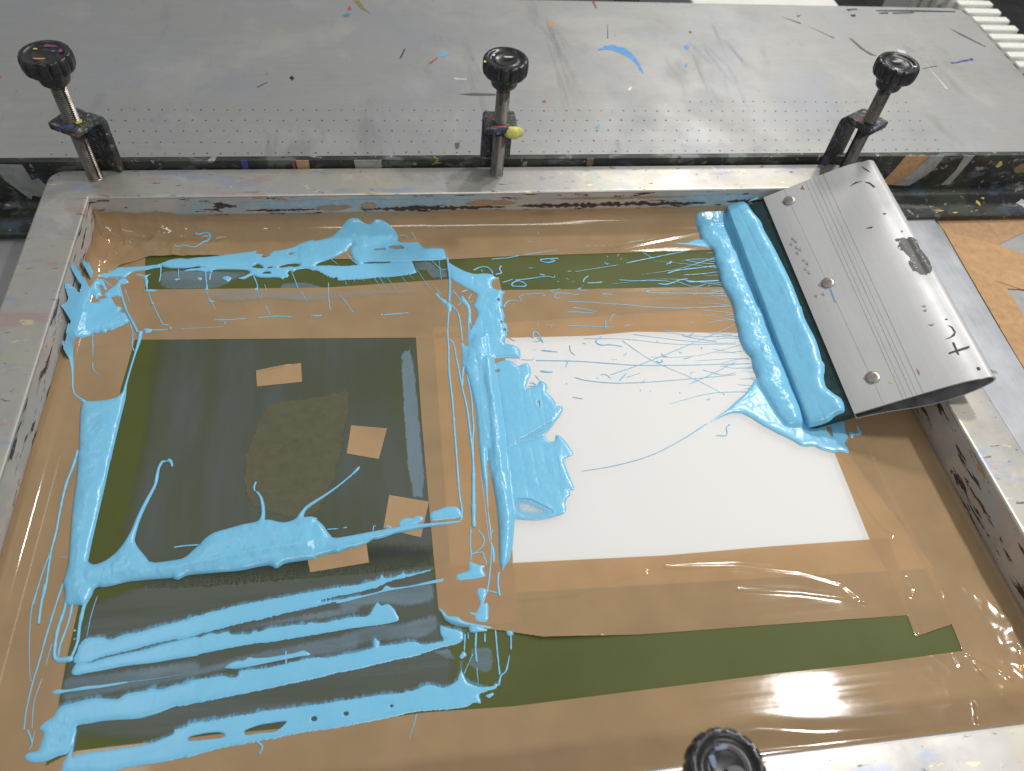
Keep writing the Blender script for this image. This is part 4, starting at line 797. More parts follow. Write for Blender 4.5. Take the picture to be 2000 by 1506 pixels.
# aluminium
def alu(name, col, rough, brush, st, var=.08, metal=.85):
    m, nt, b = newmat(name, col, rough, metal, .5); v = coords(nt, brush); f = noise(nt, v, 90, 4); f2 = noise(nt, coords(nt), 14, 4)
    c = mixc(nt, ramp(nt, f, .3, .7), tuple(x * (1 - var) for x in col), tuple(min(1, x * (1 + var)) for x in col))
    c = mixc(nt, ramp(nt, f2, .42, .68, 0., .35), c, tuple(x * .72 for x in col))
    c = stains(nt, c, st); nt.links.new(c, b.inputs['Base Color'])
    nt.links.new(ramp(nt, f2, .3, .7, rough * .8, rough * 1.25), b.inputs['Roughness']); add_bump(nt, b, f, .06, .0004)
    return m, nt, b
PAINT = [((.48, .44, .33), 13, .48, .14, .5, (1, 1, 1)), ((.26, .33, .48), 24, .575, .06, .5, (.6, 1.6, 1)), ((.46, .25, .24), 26, .585, .06, .45, (.6, 1.8, 1)), ((.28, .38, .33), 12, .58, .08, .45, (1, 1, 1)), ((.06, .055, .05), 80, .64, .02, .75, (.7, 2.5, 1)), ((.17, .13, .10), 30, .645, .04, .45, (.5, 2.4, 1)), ((.68, .62, .36), 60, .65, .02, .8, (.7, 1.4, 1)), ((.56, .55, .52), 22, .59, .08, .5, (1, 1, 1))]
alu('frame_alu', (.43, .42, .40), .40, (1, 1, 1), PAINT, .05, .55)
m, nt, b = alu('wall_residue', (.50, .47, .44), .5, (1, 1, 1), [((.62, .56, .50), 18, .50, .1, .6, (1, 1, 1)), ((.36, .48, .55), 14, .56, .03, .6, (1, .25, 2.5)), ((.055, .028, .020), 100, .575, .014, .95, (.25, .25, 1.4)), ((.45, .25, .11), 20, .64, .01, .9, (.5, .5, 2))], .05, .2)
alu('squeegee_alu', (.53, .53, .525), .48, (6, .25, 1), [((.40, .40, .40), 30, .66, .1, .4, (1, 1, 1)), ((.70, .70, .69), 70, .70, .02, .5, (3, .5, 1))], .04, .35)
alu('plate_alu', (.55, .57, .60), .36, (3, .2, 1), [((.40, .42, .46), 16, .55, .15, .6, (1, .5, 1))], .06, .75)
m, nt, b = alu('table_metal', (.345, .345, .332), .48, (.3, 3, 1), [((.31, .32, .35), 5, .48, .2, .7, (1, 1, 1)), ((.42, .415, .385), 7, .52, .15, .6, (1, 1, 1)), ((.20, .20, .20), 9, .60, .12, .5, (2.6, .6, 1)), ((.12, .12, .12), 170, .71, .02, .7, (1, 1, 1)), ((.48, .48, .47), 130, .72, .02, .6, (1, 1, 1)), ((.16, .16, .16), 60, .665, .03, .6, (4, .5, 1))], .04, .45)
m, nt, b = alu('beam_iron', (.035, .036, .036), .5, (1, 1, 1), [((.055, .065, .045), 22, .46, .1, .9, (1, 1, 1)), ((.16, .17, .17), 60, .54, .07, .7, (.5, 1, 1)), ((.20, .05, .06), 30, .65, .04, .6, (.5, 1, 1)), ((.07, .10, .18), 24, .62, .06, .55, (.6, 1, 1)), ((.42, .30, .06), 60, .68, .015, .9, (1, 1, 1)), ((.42, .41, .38), 85, .62, .03, .7, (1, 1, 1))], .2, .35)
m, nt, b = alu('clamp_iron', (.04, .042, .042), .42, (1, 1, 1), [((.06, .07, .05), 40, .46, .1, .9, (1, 1, 1)), ((.20, .21, .21), 150, .56, .06, .75, (1, 1, 1)), ((.20, .04, .06), 70, .60, .03, .8, (1, 1, 1)), ((.08, .12, .30), 64, .60, .03, .8, (1, 1, 1)), ((.45, .42, .36), 200, .62, .02, .8, (1, 1, 1))], .2, .3)
m, nt, b = alu('screw_steel', (.24, .22, .20), .36, (1, 1, .2), [((.10, .08, .07), 120, .50, .08, .7, (1, 1, .4)), ((.34, .05, .06), 70, .70, .02, .8, (1, 1, 1)), ((.30, .13, .07), 60, .68, .04, .7, (1, 1, 1))], .1, .8)
m, nt, b = newmat('knob_plastic', (.012, .012, .012), .28, 0, .5); v = coords(nt)
c = stains(nt, mixc(nt, ramp(nt, noise(nt, v, 130, 4), .4, .7), (.01, .01, .01), (.03, .03, .032)), [((.10, .10, .11), 210, .66, .04, .7, (1, 1, 1)), ((.20, .05, .10), 75, .71, .03, .7, (1, 1, 1))]); nt.links.new(c, b.inputs['Base Color'])
nt.links.new(ramp(nt, noise(nt, v, 90, 3), .3, .7, .2, .45), b.inputs['Roughness'])
m, nt, b = newmat('blade_rubber', (.006, .035, .034), .38, 0, .5); v = coords(nt)
nt.links.new(mixc(nt, ramp(nt, noise(nt, v, 120, 4), .55, .75), (.004, .026, .026), (.02, .06, .055)), b.inputs['Base Color'])
plain('dark_inside', (.15, .15, .155), .6, .3, .7, 45); plain('bolt_metal', (.36, .33, .29), .35, .8, .2, 240); plain('white_metal', (.66, .65, .60), .5, 0, .05, 20); plain('dark_floor', (.035, .036, .032), .8, 0, .4, 9); plain('dark_iron', (.03, .03, .03), .6, .2, .3, 30)
plain('silver_tape', (.30, .31, .30), .45, .1, .25, 130); plain('hole_dark', (.03, .03, .03), .8, 0, .1, 50)
CLR = dict(blue=(.08, .27, .55), blue2=(.16, .34, .50), dark=(.085, .085, .085), black=(.012, .012, .013), red=(.36, .08, .08), teal=(.05, .20, .24), olive=(.20, .17, .06), orange=(.50, .24, .08), white=(.75, .75, .73), pale=(.48, .48, .47), navy=(.05, .05, .22), brown=(.18, .10, .07), yellow=(.60, .50, .10), smudge=(.075, .075, .075), grey=(.27, .27, .27), brown1=(.40, .25, .135), brown2=(.45, .27, .13), brown3=(.47, .29, .145), yellow2=(.68, .64, .16), pink=(.22, .05, .11), skin=(.50, .28, .16), sheen_blue=(.13, .17, .27), flake=(.075, .035, .028), film=(.34, .45, .52))
for k, c in CLR.items(): plain('paint_' + k, c, .5 if 'brown' not in k else .3, 0, .15, 120)
m = M['paint_smudge']; nt = m.node_tree; b = nt.nodes['Principled BSDF']; tr = nt.nodes.new('ShaderNodeBsdfTransparent'); mx = nt.nodes.new('ShaderNodeMixShader')
nt.links.new(ramp(nt, noise(nt, coords(nt), 260, 4), .36, .46, .15, .95), mx.inputs[0]); nt.links.new(tr.outputs[0], mx.inputs[1]); nt.links.new(b.outputs[0], mx.inputs[2]); nt.links.new(mx.outputs[0], nt.nodes['Material Output'].inputs[0])
# ------------------------------------------------------------------ setting: floor, things beyond the table
tag(box('floor', (-4, -3, -.92), (4, 4, -.90), M['dark_floor']), kind='structure')
TZ = -.050
# vacuum table
tab = empty('vacuum_table', (0, 0, -.9)); tag(tab, 'large grey metal vacuum table top with small drilled holes, scratched and paint marked', 'table')
def under(o, par): o.parent = par; o.matrix_parent_inverse = par.matrix_world.inverted(); return o
bpy.context.view_layer.update()
v = [(-1.3, -1.2), (1.10, -1.2), (1.142, .46), (1.138, .478), (1.125, .487), (-1.3, .470)]
n = len(v); V = [(x, y, TZ - .028) for x, y in v] + [(x, y, TZ) for x, y in v]
top = mesh_obj('table_top', V, [tuple(range(n - 1, -1, -1)), tuple(range(n, 2 * n))] + [(i, (i + 1) % n, n + (i + 1) % n, n + i) for i in range(n)], M['table_metal']); bevel(top, .0015); under(top, tab)
for x, y in ((-1.2, -1.1), (1.0, -1.1), (-1.2, .38), (1.02, .38)): under(box('leg', (x, y, -.9), (x + .06, y + .06, TZ - .028), M['dark_iron']), tab)
V, F = [], []
random.seed(3)
for r in range(6):
    y = .1327 + (r - .0) * .0200 - .0
    for k in range(-5, 68):
        x = -.0073 + k * .01389 + (.0065 if r % 2 else 0) - (r * .0003)
        if r == 5 and (k < 46): continue
        if x < -.04 and r > 1: continue
        R0 = .00105 * random.uniform(.7, 1.15); b0 = len(V); jx, jy = random.uniform(-.0006, .0006), random.uniform(-.0006, .0006)
        for a in range(7): V.append((x + jx + R0 * math.cos(a * .8976), y + jy + R0 * math.sin(a * .8976), TZ + .00012))
        F.append(tuple(range(b0, b0 + 7)))
under(tag(mesh_obj('vacuum_holes', V, F, M['hole_dark']), 'rows of small round suction holes', kind='stuff'), top)
for col, p in MARK['table']: under(flat_poly('paint_or_sheen_mark', p, TZ + .0001, M['paint_' + col], None, .0001), top)
for g, mt in (('rub', 'film_rub'),):
    for col, p in MARK[g]: under(sheet('rub_mark', [pts_of(p)], [], M[mt], None, TZ + .00006, .003, None, lambda x, y: 0 * x, [0], True, True, .006), top)
for k, (col, p) in enumerate(MARK['ttape']):
    tag(flat_poly('tape_sheet', p, TZ + .0003 + .0004 * k, M['paint_' + col], None, .0003), ['strip of brown tape on the table just below the black beam at right edge', 'wide brown tape sheet on the table beside the bright metal plate', 'small square brown tape piece lying on wider tape at right edge'][k], 'tape', 'brown tape stuck on the table at right')
# side plate under the right frame bar
v = [(.742, .044), (.852, .044), (.8515, .0036), (.838, -.206), (.815, -.62), (.742, -.62)]; n = len(v)
V = [(x, y, TZ) for x, y in v] + [(x, y, -.0462) for x, y in v]
o = mesh_obj('side_plate', V, [tuple(range(n)), tuple(range(2 * n - 1, n - 1, -1))] + [(i, n + i, n + (i + 1) % n, (i + 1) % n) for i in range(n)], M['plate_alu']); bevel(o, .0006)
tag(o, 'brushed aluminium plate lying beside the right frame bar under the squeegee end', 'metal plate')
# radiator and panels beyond the table edge
rad = empty('radiator', (1.35, .5, -.9)); tag(rad, 'white ribbed radiator beyond the right edge of the table', 'radiator'); bpy.context.view_layer.update()
under(box('panel', (1.330, .15, -.75), (1.375, .95, -.165), M['white_metal']), rad)
for k in range(22):
    y = .20 + k * .030
    under(box('rib', (1.316, y, -.60), (1.386, y + .017, -.150), M['white_metal'], None, .003), rad)
tag(box('white_cupboard', (.84, .785, -.9), (1.135, 1.1, -.20), M['white_metal'], None, .004), 'white cupboard top just showing behind the far table edge', 'cupboard')
tag(box('dark_box', (.36, .775, -.9), (.69, 1.0, -.20), M['dark_iron'], None, .004), 'dark box just showing behind the middle of the far table edge', 'box')
# ------------------------------------------------------------------ hinge beam (angle iron)
beam = empty('angle_beam', (.35, .045, -.046)); tag(beam, 'black paint-splattered angle iron beam running behind the screen frame', 'beam'); bpy.context.view_layer.update()
r = .006; y0 = .0415; zf_ = -.0412
prof = [(.0478, -.0465), (.0478, .0075), (.0470, .0083), (.0432, .0083), (y0, .0075)] + [(y0, zf_ + r)] + [(y0 - r + r * math.cos(a), zf_ + r - r * math.sin(a)) for a in np.linspace(.2, 1.5, 6)] + [(y0 - r, zf_), (.0035, zf_), (.002, zf_ - .0012), (.002, -.0465)]
under(prism('angle_iron', prof, -.60, 1.35, 'x', M['beam_iron'], None), beam)
def scrap(name, mat, q, yy=.0412): return under(mesh_obj(name, [(x, yy - .0002, z) for x, z in q] + [(x, yy + .0004, z) for x, z in q], [tuple(range(len(q)))] + [(i, (i + 1) % len(q), len(q) + (i + 1) % len(q), len(q) + i) for i in range(len(q))], M[mat]), beam)
scrap('tape_scrap', 'silver_tape', [(-.086, .006), (-.062, .005), (-.060, -.012), (-.054, -.010), (-.046, -.027), (-.055, -.026), (-.060, -.031), (-.066, -.029), (-.069, -.034), (-.083, -.012)])
scrap('tape_scrap', 'paint_brown2', [(.807, .0078), (.834, .0078), (.826, -.012), (.812, -.030), (.796, -.028), (.803, -.008)]); scrap('tape_scrap', 'silver_tape', [(.835, .0078), (.852, .0078), (.850, -.008), (.838, -.024), (.831, -.031), (.813, -.030), (.827, -.010)], .0410)
scrap('tape_scrap', 'silver_tape', [(.876, .0078), (.888, .0078), (.884, -.014), (.880, -.030), (.870, -.031), (.877, -.012)])
for k, (x, wd, c) in enumerate([(.178, .012, 'paint_brown1'), (.174, .003, 'paint_pink'), (.232, .026, 'silver_tape'), (.128, .006, 'paint_navy'), (.46, .007, 'paint_brown')]): scrap('tape_band', c, [(x, .0078), (x + wd, .0078), (x + wd * .96, -.006), (x + .001, -.004)], .0408 - .0001 * (k % 3))
for x, z, sx, sz, c in ((.925, -.004, .006, .008, 'yellow'), (.912, -.001, .004, .006, 'brown'), (.955, -.010, .014, .012, 'olive'), (.862, -.006, .003, .004, 'olive')):
    scrap('paint_drip', 'paint_' + c, [(x + sx * .5 * math.cos(a) * (1 + .3 * math.sin(3 * a + x * 50)), z + sz * .5 * math.sin(a)) for a in np.linspace(0, 2 * math.pi, 9)[:-1][::-1]], .0411)
for x, y, sx, sy, c in ((.8755, .0065, .006, .002, 'yellow'), (.912, .022, .004, .008, 'yellow'), (.858, .010, .012, .003, 'orange'), (.922, .030, .004, .003, 'yellow'), (.968, .018, .016, .016, 'pale')):
    pp = []
    for a in np.linspace(0, 2 * math.pi, 10)[:-1]: pp += [int(1e4 * (x + sx * .5 * math.cos(a) * (1 + .35 * math.sin(3 * a)))), int(1e4 * (y + sy * .5 * math.sin(a) * (1 + .3 * math.cos(4 * a))))]
    under(flat_poly('paint_drip', pp, -.0412, M['paint_' + c], None, .0004), beam)
# ------------------------------------------------------------------ the screen
scr = empty('printing_screen', (W / 2, -D / 2, -H)); tag(scr, 'aluminium printing screen with brown tape edging around green coated mesh and a white opening', 'printing screen'); bpy.context.view_layer.update()
prof = [(0, -H), (0, -.0026), (.0003, -.0012), (.0012, -.0003), (.0026, 0), (.0380, 0), (.0393, -.0006), (.0400, -.0020), (.0400, -H)]
corners = [(0, 0), (W, 0), (W, -D), (0, -D)]; cdir = [(-1, 1), (1, 1), (1, -1), (-1, -1)]
def corner_pts(k, u, half):
    """points round outer corner k for profile offset u; half 0 = first half of the arc (up to the mitre), 1 = second half"""
    (cx, cy), (sx, sy) = corners[k], cdir[k]; r = .36 * u; c = (cx + sx * (u - r), cy + sy * (u - r)); out = []
    a0 = {0: math.pi, 1: math.pi / 2, 2: 0, 3: -math.pi / 2}[k]
    for t in np.linspace(0, 1, 7):
        a = a0 - t * math.pi / 2; out.append((c[0] + r * math.cos(a), c[1] + r * math.sin(a)))
    return out[:4] if half == 0 else out[3:]
for k in range(4):
    rows = []
    for u, z in prof:
        a = corner_pts(k, u, 1); b = corner_pts((k + 1) % 4, u, 0); rows.append([(x, y, z) for x, y in a + b])
    m_ = len(rows[0]); V = [q for r_ in rows for q in r_]; F, FM = [], []
    for i in range(len(rows) - 1):
        for j in range(m_ - 1):
            F.append((i * m_ + j, (i + 1) * m_ + j, (i + 1) * m_ + j + 1, i * m_ + j + 1)); FM.append(1 if i == 0 else 0)
    nr = len(rows)
    for j in range(m_ - 1): F.append((j, j + 1, (nr - 1) * m_ + j + 1, (nr - 1) * m_ + j)); FM.append(0)
    o = mesh_obj('frame_bar', V, F, None, None, False, [M['frame_alu'], M['wall_residue']], FM); under(o, scr)
    for p in o.data.polygons: p.use_smooth = False
random.seed(11)
def wall_patch(name, mat, xa, xb, z, hh, yy=-.0004, n=26, frag=.5):
    up = []; dn = []
    for i in range(n + 1):
        x = xa + (xb - xa) * i / n; k = min(1, 4 * i / n, 4 * (n - i) / n) ** .5
        up.append((x + random.uniform(-1, 1) * .0008, z + hh * k * random.uniform(frag, 1))); dn.append((x + random.uniform(-1, 1) * .0008, z - hh * k * random.uniform(frag, 1)))
    V = [(x, yy, a) for x, a in up] + [(x, yy, a) for x, a in dn]; F = [(i, n + 1 + i, n + 2 + i, i + 1) for i in range(n)]
    return under(mesh_obj(name, V, F, M[mat]), scr)
wall_patch('dried_ink', 'paint_film', .12, .36, -.010, .0050, -.0003); wall_patch('dried_ink', 'paint_film', .52, .66, -.010, .0045, -.0003)
wall_patch('dried_ink', 'paint_flake', .235, .375, -.0175, .0034, n=60, frag=.1); wall_patch('dried_ink', 'paint_flake', .385, .58, -.0165, .0040, n=70, frag=.05); wall_patch('dried_ink', 'paint_flake', .13, .20, -.017, .0018, n=40, frag=.0); wall_patch('dried_ink', 'paint_flake', .60, .66, -.015, .0030, n=30, frag=.1)
wall_patch('tape_scrap', 'paint_brown1', .335, .385, -.0125, .0040, -.0005, 8); wall_patch('tape_scrap', 'paint_brown1', .195, .228, -.0150, .0045, -.0005, 6); wall_patch('tape_scrap', 'paint_brown1', .236, .252, -.0130, .0050, -.0005, 5); wall_patch('tape_scrap', 'paint_brown1', .42, .56, -.0085, .0020, -.0005, 20, .2)
TPm = {k: pts_of(v) for k, v in TAPE.items()}
OPEN = TPm.pop('OPEN')
full = [(.0002, -.0002), (W - .0002, -.0002), (W - .0002, -D + .0002), (.0002, -D + .0002)]
def tri_fill(name, outer, inner, z, mat):
    # ring between two quads
    V = [(x, y, z) for x, y in outer] + [(x, y, z) for x, y in inner]
    return mesh_obj(name, V, [(0, 1, 5, 4), (1, 2, 6, 5), (2, 3, 7, 6), (3, 0, 4, 7)], mat)
cm = under(tri_fill('coated_mesh', full, OPEN, -H, M['emulsion']), scr)
under(mesh_obj('open_mesh', [(x, y, -H) for x, y in OPEN], [(0, 1, 2, 3)], M['open_mesh']), scr)
op = [(x + (x - .46) * .04, y + (y + .255) * .04) for x, y in OPEN]
tag(mesh_obj('paper_sheet', [(x, y, TZ + .0003) for x, y in op] + [(x, y, TZ + .0042) for x, y in op], [(4, 5, 6, 7), (0, 1, 5, 4), (1, 2, 6, 5), (2, 3, 7, 6), (3, 0, 4, 7)], M['paper']), 'white paper stack lying under the open mesh of the screen', 'paper')
def seg_d(X, Y, a, b):
    ex, ey = b[0] - a[0], b[1] - a[1]; t = np.clip(((X - a[0]) * ex + (Y - a[1]) * ey) / (ex * ex + ey * ey), 0, 1)
    return np.hypot(X - a[0] - t * ex, Y - a[1] - t * ey), t
def fold(X, Y, path, h, w):
    z = 0
    for a, b in zip(path[:-1], path[1:]):
        d, t = seg_d(X, Y, a, b); z = np.maximum(z, h * np.exp(-(d / w) ** 2))
    return z
def ridged(X, Y, s, k=0): return (1 - np.abs(2 * fbm(X / s + k, Y / s + 2 * k, 3) - 1)) ** 3
FOLDS = [('bot', [(0.3373, -0.3871), (0.3808, -0.3867), (0.4063, -0.3795), (0.4326, -0.3749)], 0.0006, 0.0011), ('bot', [(0.4477, -0.3727), (0.5011, -0.3766), (0.5457, -0.3854), (0.5733, -0.3967), (0.5865, -0.4126)], 0.0007, 0.0012), ('bot', [(0.4982, -0.3859), (0.5428, -0.3931), (0.5708, -0.4027)], 0.0007, 0.009), ('bot', [(0.4955, -0.3942), (0.54, -0.4006), (0.569, -0.4072), (0.5858, -0.4126)], 0.0005, 0.0011), ('rightv', [(0.6153, -0.2946), (0.6174, -0.3234), (0.6229, -0.3488), (0.631, -0.3639)], 0.0007, 0.0011), ('rightv', [(0.6436, -0.2918), (0.6666, -0.3111)], 0.0005, 0.001), ('rightv', [(0.6269, -0.3968), (0.6292, -0.4057), (0.6234, -0.411)], 0.0007, 0.001), ('rightv', [(0.6145, -0.4255), (0.6161, -0.4386)], 0.0006, 0.001), ('back', [(0.3017, -0.001), (0.3822, -0.0029), (0.4865, -0.0067), (0.5786, -0.0073)], 0.0006, 0.003), ('back', [(0.4696, -0.0419), (0.5308, -0.0276), (0.5943, -0.0135)], 0.0008, 0.0016), ('back', [(0.0849, -0.0047), (0.0983, -0.0073), (0.1143, -0.0105)], 0.001, 0.0013), ('back', [(0.0524, -0.0008), (0.0552, -0.0066)], 0.001, 0.0013), ('back', [(0.0196, -0.0045), (0.0355, -0.0033), (0.0597, -0.0067)], 0.001, 0.0013), ('back', [(0.0475, -0.0242), (0.0606, -0.0226), (0.0799, -0.0336)], 0.0008, 0.0013), ('back', [(0.0067, -0.0008), (0.0201, -0.0008), (0.0379, -0.0008), (0.0655, -0.0008)], 0.003, 0.004), ('front', [(0.6447, -0.4558), (0.6616, -0.4681), (0.6671, -0.4755)], 0.0009, 0.0012), ('front', [(0.6467, -0.4631), (0.6496, -0.472)], 0.001, 0.0013), ('front', [(0.6337, -0.4872), (0.629, -0.4981)], 0.001, 0.0013), ('front', [(0.6824, -0.456), (0.6783, -0.4698)], 0.001, 0.0013), ('front', [(0.6347, -0.4541), (0.6349, -0.4633)], 0.0007, 0.001), ('front', [(0.4184, -0.4873), (0.4798, -0.4869), (0.5194, -0.4933), (0.5896, -0.4971)], 0.0008, 0.006)]
def tape_bump(key):
    def f(X, Y, t):
        z = .00022 * fbm(X / .07, Y / .06)
        if key == 'back':
            m = np.clip(1 - X / .16, 0, 1) ** .7 * np.clip((Y + .072) / .03, 0, 1); z = z + .0034 * m * ridged(X, Y * 1.3, .040, 3) + .0014 * m * ridged(X, Y, .017, 8); z = z + .0007 * fbm(X / .14, Y / .014 + 4)
        if key == 'left': m = np.clip(1 - np.abs(Y) / .10, 0, 1); z = z + .0018 * m * ridged(X, Y, .030, 5)
        if key in ('front', 'rightw', 'rightv'):
            m = np.clip((X - .60) / .08, 0, 1) * np.clip((-Y - .36) / .08, 0, 1); z = z + m * (.0024 * ridged(X, Y, .050, 11) + .0007 * ridged(X, Y, .02, 2))
        for a, pth, h, w in FOLDS:
            if a == key: z = z + fold(X, Y, pth, h, w)
        if key == 'bot': z = z + .0045 * np.exp(-((X - .345) / .045) ** 2 - ((Y + .425) / .012) ** 2)
        if key == 'midv': z = z + .003 * np.exp(-((X - .32) / .03) ** 2 - ((Y + .422) / .012) ** 2)
        return z
    return f
LAY = dict(left=.00010, rightw=.00010, front=.00014, back=.00018, midh=.00018, rightv=.00022, midv=.00024, bot=.00028)
LB = dict(left='tape strip along the left wall', rightw='tape strip along the right wall', front='wide tape strip along the front wall', back='wrinkled tape strip along the back wall', midh='tape strip between dark window and upper green strip', rightv='tape strip right of the white opening', midv='tape strip between dark window and white opening', bot='wrinkled tape strip below the white opening')
for k, off in LAY.items():
    o = sheet('tape_strip', [TPm[k]], [], M['tape_y' if k in ('left', 'rightw', 'rightv', 'midv') else 'tape_x'], None, off, .0011, tape_bump(k)); o['label'] = LB[k]; under(o, scr)
for k in range(4):
    def pb(X, Y, t, k=k): return .0001 + (fold(X, Y, [(X.min() + .002, Y.max() - .011), (X.max() - .014, Y.max() - .004)], .0012, .0012) if k == 0 else 0 * X)
    under(sheet('tape_patch', [TPm['patch%d' % k]], [], M['tape_patch'], None, .00012, .0006, pb), scr)
# thin wiped films of ink on the coating (parts of the screen)
for key, mat, off, soft in (('film_d', 'film_thin', .00003, .012), ('film_a', 'film', .00006, .0015), ('film_g', 'film_streak', .00003, .007), ('film_b', 'film', .00006, .003), ('film_c', 'film', .00007, .0008), ('film_e', 'film_grey', .00008, .0008), ('film_t', 'film_smear', .00105, .004), ('clear', 'film_clear', .0001, .0010), ('white', 'film_pale', .0005, .0075)):
    for k, s in enumerate(INK[key]): under(sheet('ink_film', [pts_of(s[4])], [], M[mat], None, off + .000008 * k, .0008, None, None, [1.3 if key == 'clear' else .9], True, True, soft), cm)
# ------------------------------------------------------------------ clamps
def lathe(prof, seg, rf=None):
    V, F = [], []
    for i, (r, z) in enumerate(prof):
        for k in range(seg):
            a = 2 * math.pi * k / seg; rr = r * (rf(i, a) if rf else 1); V.append((rr * math.cos(a), rr * math.sin(a), z))
    n = len(prof)
    for i in range(n - 1):
        for k in range(seg): F.append((i * seg + k, i * seg + (k + 1) % seg, (i + 1) * seg + (k + 1) % seg, (i + 1) * seg + k))
    F.append(tuple(range(seg - 1, -1, -1))); F.append(tuple((n - 1) * seg + k for k in range(seg)))
    return V, F
kp = [(.0062, .0930), (.0092, .0935), (.0112, .0955), (.0122, .0990), (.0126, .1035), (.0135, .1050), (.0180, .1056), (.0192, .1070), (.0198, .1095), (.0200, .1130), (.0199, .1165), (.0193, .1188), (.0182, .1200), (.0160, .1202), (.0150, .1197), (.0143, .1186), (.0112, .1180), (.0104, .1186), (.0096, .1189), (.0080, .1180), (.0052, .1175), (.0020, .1174)]
flute = lambda i, a: 1 - (.075 * max(0, math.cos(a * 14)) ** 3 if 5 < i < 12 else 0)
KV, KF = lathe(kp, 112, flute)
def screw_mesh():
    V, F = [], []; seg = 18; pitch = .0019; z = 0.0004; prof = []
    while z < .094: prof += [(.0064, z), (.0053, z + pitch * .5)]; z += pitch
    for i, (r, zz) in enumerate(prof):
        for k in range(seg): V.append((r * math.cos(2 * math.pi * k / seg), r * math.sin(2 * math.pi * k / seg), zz + (pitch * (k / seg - .5) if 1 < i < len(prof) - 2 else 0)))
    n = len(prof)
    for i in range(n - 1):
        for k in range(seg): F.append((i * seg + k, i * seg + (k + 1) % seg, (i + 1) * seg + (k + 1) % seg, (i + 1) * seg + k))
    F.append(tuple(range(seg - 1, -1, -1))); F.append(tuple((n - 1) * seg + k for k in range(seg))); return V, F
SV, SF = screw_mesh()
def bracket_mesh(yb=.0155, zlow=-.018, ztop=.0595, yfront=-.0125, th=.0068, wd=.0290, rb=.0110):
    out = [(yb + th, zlow)] + [(yb + th - rb + rb * math.cos(a), ztop - rb + rb * math.sin(a)) for a in np.linspace(0, math.pi / 2, 7)] + [(yfront, ztop)]
    ri = rb - th; inn = [(yfront, ztop - th)] + [(yb - ri + ri * math.cos(a), ztop - th - ri + ri * math.sin(a)) for a in np.linspace(math.pi / 2, 0, 5)] + [(yb, zlow)]
    p = out + inn; n = len(p); V = [(-wd / 2, y, z) for y, z in p] + [(wd / 2, y, z) for y, z in p]
    return V, [tuple(range(n - 1, -1, -1)), tuple(range(n, 2 * n))] + [(i, (i + 1) % n, n + (i + 1) % n, n + i) for i in range(n)]
BV, BF = bracket_mesh()
kme = sme = bme = None
